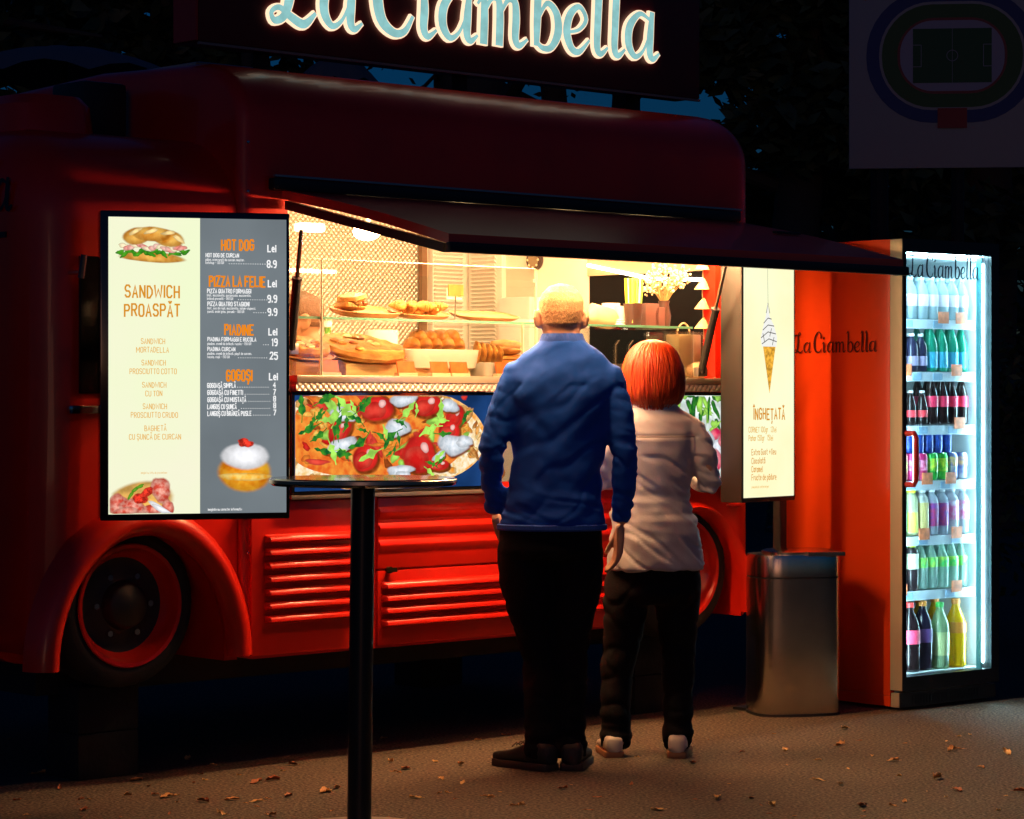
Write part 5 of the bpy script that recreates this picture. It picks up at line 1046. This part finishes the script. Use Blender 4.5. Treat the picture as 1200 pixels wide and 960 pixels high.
def shoe(name, parent, heel, toe, m_up, m_so, k=1., hgt=.095):
    h0, t0 = Vector(heel), Vector(toe); d = (t0-h0); L = d.length; d.normalize(); n_ = Vector((-d.y, d.x, 0))
    S = ((0, .028, hgt*.75), (.03, .036, hgt*.85), (.14, .038, hgt), (.3, .04, hgt*.98), (.45, .043, hgt*.8), (.62, .048, hgt*.6), (.8, .05, hgt*.5), (.93, .04, hgt*.42), (1, .016, hgt*.3))
    g = G(); o = 0; k_ = 14
    for t, hw, hh in S:
        for j in range(k_):
            q = 2*math.pi*j/k_; c, s_ = math.cos(q), math.sin(q); p = h0+d*(L*t)+n_*(hw*k*math.copysign(abs(c)**.55, c)); g.v.append((p.x, p.y, .022+(.5+.5*math.copysign(abs(s_)**.6, s_))*(hh-.012)*k))
    for i in range(len(S)-1):
        for j in range(k_): g.f.append((i*k_+j, i*k_+(j+1) % k_, (i+1)*k_+(j+1) % k_, (i+1)*k_+j))
    g.f.append(tuple(range(k_-1, -1, -1))); g.f.append(tuple((len(S)-1)*k_+j for j in range(k_)))
    u = g.build(name, m_up, parent, ang=1.2)
    g = G(); rg = []
    pts = [h0+d*(L*t)+n_*((hw+.005)*k) for t, hw, _ in S]+[h0+d*(L*t)-n_*((hw+.005)*k) for t, hw, _ in S[::-1]]; N = len(pts)
    g.add([(p.x, p.y, 0) for p in pts]+[(p.x, p.y, .026*k) for p in pts], [tuple(range(N)), tuple(range(2*N-1, N-1, -1))]+[(i, N+i, N+(i+1) % N, (i+1) % N) for i in range(N)])
    g.build('sole', m_so, u, bevel=.004)
    g = G(); c0 = h0+d*(L*.5)
    for q in range(4):
        c_ = h0+d*(L*(.4+.08*q)); zt = .022+hgt*(.84-.07*q)*k; g.tube([c_+n_*.022*k+Vector((0, 0, zt-.008)), c_+Vector((0, 0, zt+.004)), c_-n_*.022*k+Vector((0, 0, zt-.008))], .003, 5)
    g.build('laces', m_so, u)

# ---- man in the blue sweater
MY = 9.46
man = E('person', 'person in a blue long-sleeved sweater and black trousers, back turned, at the counter', 'person', ((650-600)/F*MY, MY, 0))
hx, hy, hz = .024, .0, 1.782
g = G(); g.loft(head_rings(hx, hy, hz, 1.02), 32); face(g, hx, hy, hz, 1.02)
g.loft([(.03, -.02, 1.44, .075, .07), (.03, -.018, 1.52, .07, .068), (.028, -.012, 1.58, .067, .068), (.026, -.006, 1.65, .064, .07)], 24)
g.loft([(-.01, 0, .84, .16, .1), (.0, 0, 1.0, .15, .095), (.02, 0, 1.2, .16, .1), (.03, 0, 1.38, .175, .095), (.03, 0, 1.47, .14, .075), (.03, -.005, 1.52, .07, .06)], 24)
armL = [(-.13, 0, 1.45), (-.182, -.005, 1.34), (-.232, -.014, 1.19), (-.232, .025, 1.06), (-.222, .085, .94)]; armR = [(.195, 0, 1.44), (.232, -.012, 1.32), (.258, -.022, 1.165), (.256, .0, 1.03), (.246, .03, .905)]
g.tube(armL, [.055, .048, .042, .036, .028], 14); g.tube(armR, [.055, .048, .042, .036, .028], 14)
hand(g, (-.22, .095, .925), (.25, .55, -.8), (1, .2, 0), (.1, .8, .4)); hand(g, (.244, .035, .89), (-.08, .1, -1), (-1, .15, 0), (-.15, 1, .15))
legL = [(-.12, 0, .9), (-.115, .0, .72), (-.07, .015, .5), (-.052, .01, .4), (-.05, -.03, .18), (-.045, -.04, .05)]; legR = [(.09, 0, .9), (.085, 0, .72), (.06, .02, .5), (.055, .02, .4), (.05, -.015, .18), (.055, -.02, .05)]
for lg in (legL, legR): g.tube(lg, [.08, .075, .055, .05, .038, .036], 14)
ob('body', fuse(g, .0055, 5), m_skin, man); person_eyes(man, hx, hy, hz, 1.02)
# short fair hair
g = G(); g.loft([(hx, hy-.01, hz-.17, .05, .06), (hx, hy-.008, hz-.145, .072, .088), (hx, hy-.008, hz-.1, .082, .0975), (hx, hy-.008, hz-.06, .083, .1), (hx, hy-.01, hz-.03, .071, .088), (hx, hy-.01, hz-.006, .046, .059), (hx, hy-.01, hz+.005, .014, .018)], 40)
ob('hair', displace(fuse(g, .005, 4), lambda c: .0018*noise.noise(c*140)), pm('fair_hair', (.56, .31, .15), .7, var=(200, .15), bump=(260, .6, .005), stretch=(1, 1, .4)), man)
# sweater
g = G(); g.loft([(-.01, .0, .885, .202, .14), (-.008, 0, .93, .192, .138), (-.002, 0, 1.0, .18, .132), (.006, 0, 1.08, .172, .126), (.014, 0, 1.18, .173, .125), (.022, 0, 1.28, .184, .128), (.027, -.004, 1.37, .202, .13), (.03, -.006, 1.44, .205, .12), (.03, -.008, 1.495, .18, .102), (.03, -.01, 1.53, .15, .09), (.03, -.012, 1.555, .112, .082), (.03, -.012, 1.575, .086, .079), (.028, -.01, 1.592, .074, .075)], 40)
ex = lambda P, a, b_: [Vector(P[0])]+[Vector(p) for p in P[1:-1]]+[Vector(P[-1])]
g.tube([(-.08, 0, 1.455)]+armL, [.06, .068, .06, .052, .047, .041], 18); g.tube([(.13, -.004, 1.455)]+armR, [.06, .068, .06, .052, .047, .041], 18)
swm = fuse(g, .0075, 24, .6)
def crease(n_, w_=.16): return max(0, 1-abs(n_)/w_)
def wr(c):
    d = .0
    cr = crease(noise.noise(Vector((c.x*6+7, c.y*3, c.z*9-c.x*5)))); d -= .0042*cr*(1 if c.z < 1.42 else .25)
    cr = crease(noise.noise(Vector((c.x*4+2, c.y*3, c.z*19+c.x*6))), .2); d -= .007*cr*max(0, 1-abs(c.z-.96)/.13)
    armw = max(0, min(1, (abs(c.x-.015)-.175)/.03)); z = c.z
    d -= armw*.008*crease(noise.noise(Vector((c.x*6, c.y*5, z*21+c.x*9))), .22)*max(.3, 1-abs(z-1.12)/.2)
    fold = noise.noise(Vector((c.x*5+c.z*3, c.y*4, c.z*13-c.x*10)))
    d += .011*fold*(1 if z < 1.5 else max(0, (1.58-z)/.08))*(1-armw)
    d += .014*noise.noise(Vector((c.x*3, c.y*4, c.z*26)))*max(0, 1-abs(z-.95)/.13)*(1-armw)
    dg_ = abs((c.x+.13)*.8+(z-1.33)*.75); d -= .006*math.exp(-(dg_/.02)**2)*max(0, 1-abs(z-1.33)/.16)*(1-armw)
    dg_ = abs((c.x-.17)*.85-(z-1.3)*.6); d -= .006*math.exp(-(dg_/.02)**2)*max(0, 1-abs(z-1.3)/.15)*(1-armw)
    d += armw*(.011*noise.noise(Vector((c.x*5, c.y*6, z*30)))*max(.25, 1-abs(z-1.16)/.14))
    d += .0018*noise.noise(c*26)
    return d
ob('sweater', displace(swm, wr), pm('blue_knit', (.009, .088, .52), .75, var=(4, .08), bump=(300, .25, .003), spec=.15), man)
G().loft([(.029, -.01, 1.572, .088, .08), (.028, -.009, 1.585, .082, .081), (.028, -.007, 1.603, .0755, .077), (.028, -.006, 1.603, .07, .072), (.028, -.008, 1.585, .07, .072)], 40).build('collar', pm('blue_rib', (.008, .08, .47), .75, bump=(90, .5, .006), bstretch=(1, 1, .05)), man)
G().loft([(-.01, 0, .878, .2, .138), (-.01, 0, .884, .205, .143), (-.01, 0, .898, .204, .142), (-.01, 0, .902, .196, .134)], 40).build('hem', MATS['blue_rib'], man)
# trousers
g = G(); g.loft([(-.012, 0, .95, .15, .1), (-.015, 0, .9, .172, .114), (-.018, 0, .85, .19, .13), (-.018, 0, .8, .196, .138), (-.016, 0, .77, .17, .12)], 32)
for lg in (legL, legR): g.tube(lg[:-1]+[Vector(lg[-1])-Vector((0, 0, .012))], [.085, .1, .078, .07, .063, .066], 20)
def wt_(c): return -.006*crease(noise.noise(Vector((c.x*7, c.y*5, c.z*10))))*(1 if c.z < .8 else .3)+.008*noise.noise(Vector((c.x*5, c.y*5, c.z*16)))*(1 if c.z < .75 else .5)+.012*noise.noise(Vector((c.x*4, c.y*4, c.z*30)))*max(0, 1-abs(c.z-.1)/.12)
m_trk = pm('black_cloth', (.005, .005, .006), .85, spec=.2, bump=(120, .3, .004))
ob('trousers', displace(fuse(g, .009, 7), wt_), m_trk, man)
m_snk = pm('sneaker_dark', (.02, .014, .01), .6, bump=(60, .3)); m_sol = pm('sole_brown', (.05, .032, .02), .7)
shoe('shoe', man, (-.01, -.1, 0), (-.215, .1, 0), m_snk, m_sol, 1.05); shoe('shoe', man, (.058, -.1, 0), (.1, .19, 0), m_snk, m_sol, 1.05)

# ---- woman in the pale jacket
WY = 9.79
wo = E('person', 'person with red bobbed hair in a pale jacket and black trousers', 'person', ((765-600)/F*WY, WY, 0))
hx, hy, hz = .0, .01, 1.572
g = G(); g.loft(head_rings(hx, hy, hz, .96), 32); face(g, hx, hy, hz, .96)
g.loft([(.0, -.01, 1.3, .06, .055), (.0, -.006, 1.38, .052, .052), (0, 0, 1.45, .05, .055)], 20)
g.loft([(.005, 0, .66, .15, .1), (.005, 0, .8, .14, .1), (0, 0, .97, .12, .085), (0, 0, 1.15, .13, .085), (0, 0, 1.25, .14, .075), (0, 0, 1.31, .07, .055)], 24)
wl = [(-.14, 0, 1.235), (-.18, -.01, 1.14), (-.2, .0, 1.04), (-.17, .1, 1.05), (-.12, .2, 1.1)]; wrr = [(.15, 0, 1.235), (.195, -.012, 1.14), (.217, .0, 1.035), (.19, .1, 1.045), (.14, .2, 1.1)]
g.tube(wl, [.045, .04, .036, .03, .024], 14); g.tube(wrr, [.045, .04, .036, .03, .024], 14)
hand(g, (-.115, .21, 1.105), (.5, .8, .25), (.5, -.5, .6), (.3, .2, .8), .88); hand(g, (.135, .21, 1.105), (-.5, .8, .25), (-.5, -.5, .6), (-.3, .2, .8), .88)
wlL = [(-.085, 0, .72), (-.1, 0, .6), (-.115, .01, .45), (-.138, .01, .3), (-.142, -.01, .16), (-.142, -.015, .05), (-.142, -.02, .045)]; wlR = [(.09, 0, .72), (.095, 0, .6), (.095, .01, .45), (.1, .01, .3), (.095, -.01, .16), (.092, -.015, .05), (.092, -.02, .045)]
for lg in (wlL, wlR): g.tube(lg, [.08, .075, .055, .05, .036, .034, .034], 14)
ob('body', fuse(g, .0055, 5), m_skin, wo); person_eyes(wo, hx, hy, hz, .96)
m_hair = pm('red_hair', (.42, .035, .006), .45, spec=.4)
HR = [(0, .0, 1.335, .088, .095), (0, -.004, 1.348, .106, .106), (.0, -.006, 1.375, .116, .116), (.0, -.006, 1.41, .12, .12), (0, -.006, 1.45, .119, .12), (0, -.005, 1.49, .112, .114), (0, -.003, 1.53, .095, .1), (0, 0, 1.56, .07, .077), (0, .002, 1.578, .042, .048), (0, .004, 1.588, .012, .014)]
HR = [(a, b_, c_, d_*.93, e_*.95) for a, b_, c_, d_, e_ in HR]
g = G(); g.loft(HR, 64); hm = g.mesh('hair', ang=3)
def hw(c): a = math.atan2(c.y, c.x); return -.004+.006*noise.noise(Vector((math.cos(a)*9, math.sin(a)*9, c.z*2.5)))+.0025*noise.noise(Vector((math.cos(a)*26, math.sin(a)*26, c.z*3)))
hm = boolean(displace(hm, hw), [G().box(-.085, .085, .045, .3, 1.2, 1.5)])
hh_ = ob('hair', hm, m_hair, wo)
rn = random.Random(12)
def hr_at(f, a):                                    # point on the bob, f 0 crown to 1 tips
    t = (1-f)*(len(HR)-1); i = min(len(HR)-2, int(t)); u = t-i; r0, r1 = HR[i], HR[i+1]; v = [r0[j]+(r1[j]-r0[j])*u for j in range(5)]
    return Vector((v[0]+v[3]*math.cos(a), v[1]+v[4]*math.sin(a), v[2]))
GS = [G(), G(), G()]
for i in range(1500):
    a = rn.uniform(R(150), R(390)); f0 = rn.uniform(.0, .55)**1.15; f1 = min(rn.uniform(.98, 1.12), f0+rn.uniform(.4, .8)); off = rn.uniform(.0, .013); da = rn.gauss(0, .17)
    wv = rn.uniform(0, 6); sw0 = rn.uniform(.0016, .0048); g = GS[rn.choice((0, 0, 1, 1, 1, 2))]; pts = []
    for j in range(8):
        t = j/7; f = f0+(f1-f0)*t; aa = a+da*t+.03*math.sin(wv+t*5); p = hr_at(min(f, 1), aa); nn = Vector((math.cos(aa), math.sin(aa), .2 if f < .3 else 0)); pts.append((p+nn*(off*math.sin(math.pi*min(1, .15+t*.8)))-Vector((0, 0, max(0, f-1)*.35)), aa))
    o0 = len(g.v)
    for j, (p, aa) in enumerate(pts):
        tn = Vector((-math.sin(aa), math.cos(aa), 0)); nn = Vector((math.cos(aa), math.sin(aa), 0)); wd = sw0*(.15+math.sin(math.pi*min(1, .1+j/7*.88))); g.v += [tuple(p-tn*wd-nn*wd*.5), tuple(p+nn*wd*.35), tuple(p+tn*wd-nn*wd*.5)]
    for j in range(7):
        for q in range(2): g.f.append((o0+3*j+q, o0+3*j+q+1, o0+3*j+4+q, o0+3*j+3+q))
for g, c_ in zip(GS, ((.4, .032, .005), (.5, .048, .007), (.6, .085, .012))):
    tag(g.build('hair_strands', pm(f'red_strand_{GS.index(g)}', c_, .42, spec=.3), hh_, ang=3), None, kind='stuff')
m_jk = pm('pale_jacket', (.55, .49, .5), .55, var=(5, .06), bump=(160, .15, .003), sheen=.2); m_jk2 = pm('jacket_seam', (.4, .32, .29), .6)
g = G(); g.loft([(.01, 0, .708, .188, .15), (.01, 0, .74, .187, .15), (.009, 0, .82, .177, .145), (.006, 0, .9, .165, .135), (0, 0, .98, .146, .12), (0, 0, 1.07, .148, .118), (0, -.003, 1.16, .158, .116), (0, -.006, 1.23, .166, .11), (0, -.008, 1.28, .158, .1), (0, -.008, 1.315, .12, .085), (0, -.008, 1.34, .09, .078), (0, -.006, 1.36, .078, .076)], 40)
g.tube([(-.1, 0, 1.265)]+wl, [.056, .06, .051, .046, .042, .036], 18); g.tube([(.1, 0, 1.265)]+wrr, [.056, .06, .052, .048, .044, .036], 18)
def wj(c):
    armw = max(0, min(1, (abs(c.x)-.165)/.03)); z = c.z
    d = .01*noise.noise(Vector((c.x*6, c.y*5, z*15+c.x*8)))*(1 if z < 1.05 else .4)*(1-armw)+.008*noise.noise(Vector((c.x*4, c.y*6, z*34+c.x*16)))*armw+.002*noise.noise(c*22)
    d += .012*noise.noise(Vector((c.x*4+3, c.y*5, z*28)))*max(0, 1-abs(z-.93)/.12)
    d -= .006*crease(noise.noise(Vector((c.x*5+4, c.y*4, z*13+c.x*9))))*(1 if z < 1.15 else .25)+armw*.006*crease(noise.noise(Vector((c.x*6, c.y*9, z*22))), .22)
    d -= .004*math.exp(-((z-1.218-.1*abs(c.x)*.1)/.006)**2)*(1-armw)
    return d
ob('jacket', displace(fuse(g, .0075, 6), wj), m_jk, wo)
G().loft([(0, -.006, 1.335, .094, .088), (0, -.006, 1.352, .098, .092), (0, -.004, 1.39, .09, .086), (0, -.004, 1.394, .085, .082), (0, -.005, 1.35, .084, .08)], 40).build('collar', m_jk, wo)
G().loft([(0, -.006, 1.358, .0985, .0925), (0, -.006, 1.362, .0995, .0935), (0, -.005, 1.366, .098, .092)], 40).build('collar_seam', m_jk2, wo)
g = G(); 
for y0, z0 in ((0, 0),):
    g.tube([(.17*math.cos(R(q)), -.006+.121*math.sin(R(q)), 1.219) for q in range(195, 346, 6)], .0022, 6)
g.build('yoke_seam', m_jk2, wo)
g = G(); g.loft([(.005, 0, .78, .15, .115), (.005, 0, .7, .165, .13), (.005, 0, .62, .165, .125), (.0, 0, .58, .14, .1)], 28)
for lg in (wlL, wlR): g.tube(lg, [.095, .09, .075, .064, .057, .06, .06], 18)
ob('trousers', displace(fuse(g, .009, 7), wt_), m_trk, wo)
m_ws = pm('shoe_pale', (.6, .5, .42), .5); m_wso = pm('sole_tan', (.32, .14, .06), .6)
shoe('shoe', wo, (-.15, -.09, 0), (-.17, .15, 0), m_ws, m_wso, .92, .085); shoe('shoe', wo, (.085, -.1, 0), (.115, .14, 0), m_ws, m_wso, .92, .085)

# ---- vendor inside the truck, mostly hidden behind the menu screen
vy = .72; vs_ = TL(384, y=vy); vp = on_truck(vs_, vy, .55)
ve = E('person', 'person serving inside the truck, head seen behind the glass next to the menu screen', 'person', vp, AL+R(60))
g = G(); hz = TL(344, 342, vy)[1]-.55
g.loft(head_rings(0, .12, hz, 1.0), 28); face(g, 0, .12, hz, 1.0)
g.tube([(0, .1, hz-.17), (0, .06, hz-.24), (0, .0, hz-.3)], [.058, .058, .07], 16)
g.tube([(0, -.2, .5), (0, -.17, .62), (0, -.08, hz-.42), (0, .0, hz-.3), (0, .03, hz-.26)], [(.14, .1), (.14, .1), (.165, .105), (.15, .08), (.07, .06)], 20, side=(1, 0, 0))
for s_ in (-1, 1):
    g.tube([(s_*.14, 0, hz-.3), (s_*.21, .04, hz-.46), (s_*.19, .2, hz-.5), (s_*.15, .33, hz-.45)], [.05, .042, .034, .026], 12); hand(g, (s_*.15, .34, hz-.45), (0, 1, .1), (0, .1, -1), (-s_, .3, 0), .9)
    g.tube([(s_*.085, -.2, .55), (s_*.09, -.05, .3), (s_*.09, -.12, .06), (s_*.09, -.02, .03), (s_*.09, .08, .025)], [.085, .06, .045, .04, .03], 12)
ob('body', fuse(g, .0065, 5), pm('skin_tan', (.36, .17, .09), .5), ve); person_eyes(ve, 0, .12, hz, 1.0)
g = G(); g.loft([(0, .1, hz-.14, .075, .08), (0, .108, hz-.09, .0835, .094), (0, .11, hz-.05, .083, .096), (0, .112, hz-.02, .063, .076), (0, .112, hz+.006, .015, .02)], 28); ob('hair', g.mesh('hair', ang=3), pm('brown_hair', (.09, .04, .015), .6, bump=(150, .5, .005)), ve)
g = G(); g.tube([(0, -.2, .5), (0, -.17, .62), (0, -.08, hz-.42), (0, .0, hz-.3), (0, .035, hz-.255)], [(.16, .12), (.16, .12), (.185, .125), (.17, .1), (.085, .08)], 24, side=(1, 0, 0))
for s_ in (-1, 1): g.tube([(s_*.12, 0, hz-.3), (s_*.2, .03, hz-.42), (s_*.212, .05, hz-.47)], [.065, .06, .056], 14)
ob('apron_shirt', fuse(g, .01, 6), pm('vendor_shirt', (.35, .05, .03), .7), ve)
g = G()
for s_ in (-1, 1): g.tube([(s_*.085, -.2, .58), (s_*.09, -.05, .3), (s_*.09, -.12, .07)], [.105, .08, .065], 14)
ob('trousers', fuse(g, .01, 5), m_trk, ve)

# ------------------------------------------------------------------ fallen leaves
m_lf = [pm('dry_leaf_a', (.55, .25, .07), .7, var=(20, .4)), pm('dry_leaf_b', (.72, .42, .14), .7, var=(20, .4)), pm('dry_leaf_c', (.38, .12, .04), .7, var=(20, .4))]
def leaf_mesh(seed):
    rn_ = random.Random(seed); g = G(); n_ = 7; L = 1.; pts = []
    for i in range(n_+1):
        t = i/n_; wd = .34*math.sin(math.pi*min(1, t*1.02))**.8*(1-.25*t)*rn_.uniform(.75, 1.2); z = .1*math.sin(t*3+seed)+.05
        pts.append(((t-.5)*L, wd, z))
    for x, wd, z in pts: g.v += [(x, -wd, z+rn_.uniform(.02, .2)), (x, 0, z*.4), (x, wd, z+rn_.uniform(.02, .2))]
    for i in range(n_):
        for j in range(2): g.f.append((i*3+j, (i+1)*3+j, (i+1)*3+j+1, i*3+j+1))
    lo = min(v[2] for v in g.v); g.v = [(a, b_, c_-lo) for a, b_, c_ in g.v]; o = len(g.v)
    g.tube([(-.5, 0, .03), (-.75, .04, .05)], .012, 5); return g.mesh('leaf', ang=3)
LM = [leaf_mesh(i) for i in range(6)]
LMM = []
for i in range(6):
    for m in m_lf: me = LM[i].copy(); me.materials.append(m); LMM.append(me)
rn = random.Random(77); BIGL = []
spots = [(45, 908), (95, 893), (118, 872), (150, 933), (182, 932), (195, 935), (205, 933), (238, 940), (272, 938), (235, 908), (250, 898), (300, 918), (320, 915), (338, 934), (385, 928), (395, 924), (458, 894), (510, 893), (540, 897), (517, 914), (542, 919), (515, 930), (487, 936), (380, 929), (318, 956), (345, 897), (20, 938), (98, 950), (560, 868), (590, 862), (450, 866), (990, 855), (985, 874), (1022, 887), (1046, 892), (1098, 913), (1122, 927), (840, 937), (880, 936), (812, 895), (870, 882), (920, 880), (960, 915), (1180, 884), (1195, 928), (985, 920), (1115, 880), (1125, 878), (935, 830), (950, 833), (965, 831), (700, 935), (660, 925), (690, 950), (740, 920), (475, 902), (905, 945), (1060, 940), (1150, 900), (300, 940), (160, 915), (70, 925), (425, 905), (260, 955), (575, 935), (610, 945), (770, 950), (1010, 945), (1170, 950), (220, 890), (60, 885)]
for i in range(70): spots.append((rn.uniform(0, 1200), rn.uniform(858, 960)))
for i, (px, py) in enumerate(spots):
    Y = CH*F/(py-HOR); big = i < 71; s_ = rn.uniform(.028, .062) if big else rn.uniform(.01, .026)
    o = ob('fallen_leaf', LMM[rn.randrange(18)], None, None, ((px-600)/F*Y, Y, .002), rn.uniform(0, 6.28)); o.scale = (s_, s_*rn.uniform(.6, 1), s_*rn.uniform(.5, 1.3))
    if big: BIGL.append((px, py, o))
    tag(o, 'dry curled brown leaf lying on the asphalt' if big else 'tiny dry leaf scrap lying on the asphalt', 'leaf', 'large dry leaves on the asphalt' if big else 'tiny leaf scraps on the asphalt')

REG = ((110, 'at the far left edge of the picture'), (215, 'under the left half of the menu screen'), (335, 'under the right half of the menu screen'), (430, 'beside the bar table pole'), (580, 'between the bar table and the man'), (760, 'near the feet of the couple'), (880, 'right of the woman'), (1000, 'in front of the bin'), (1100, 'in front of the fridge'), (1300, 'right of the fridge'))
cnt_ = {}
ORD2 = ORD+['eleventh', 'twelfth', 'thirteenth', 'fourteenth', 'fifteenth']
for px, py, o in sorted(BIGL, key=lambda t: t[0]):
    r_ = next(t for x, t in REG if px < x); i = cnt_.get(r_, 0); cnt_[r_] = i+1
    o['label'] = f'dry leaf {r_}, {ORD2[i]} from the left'
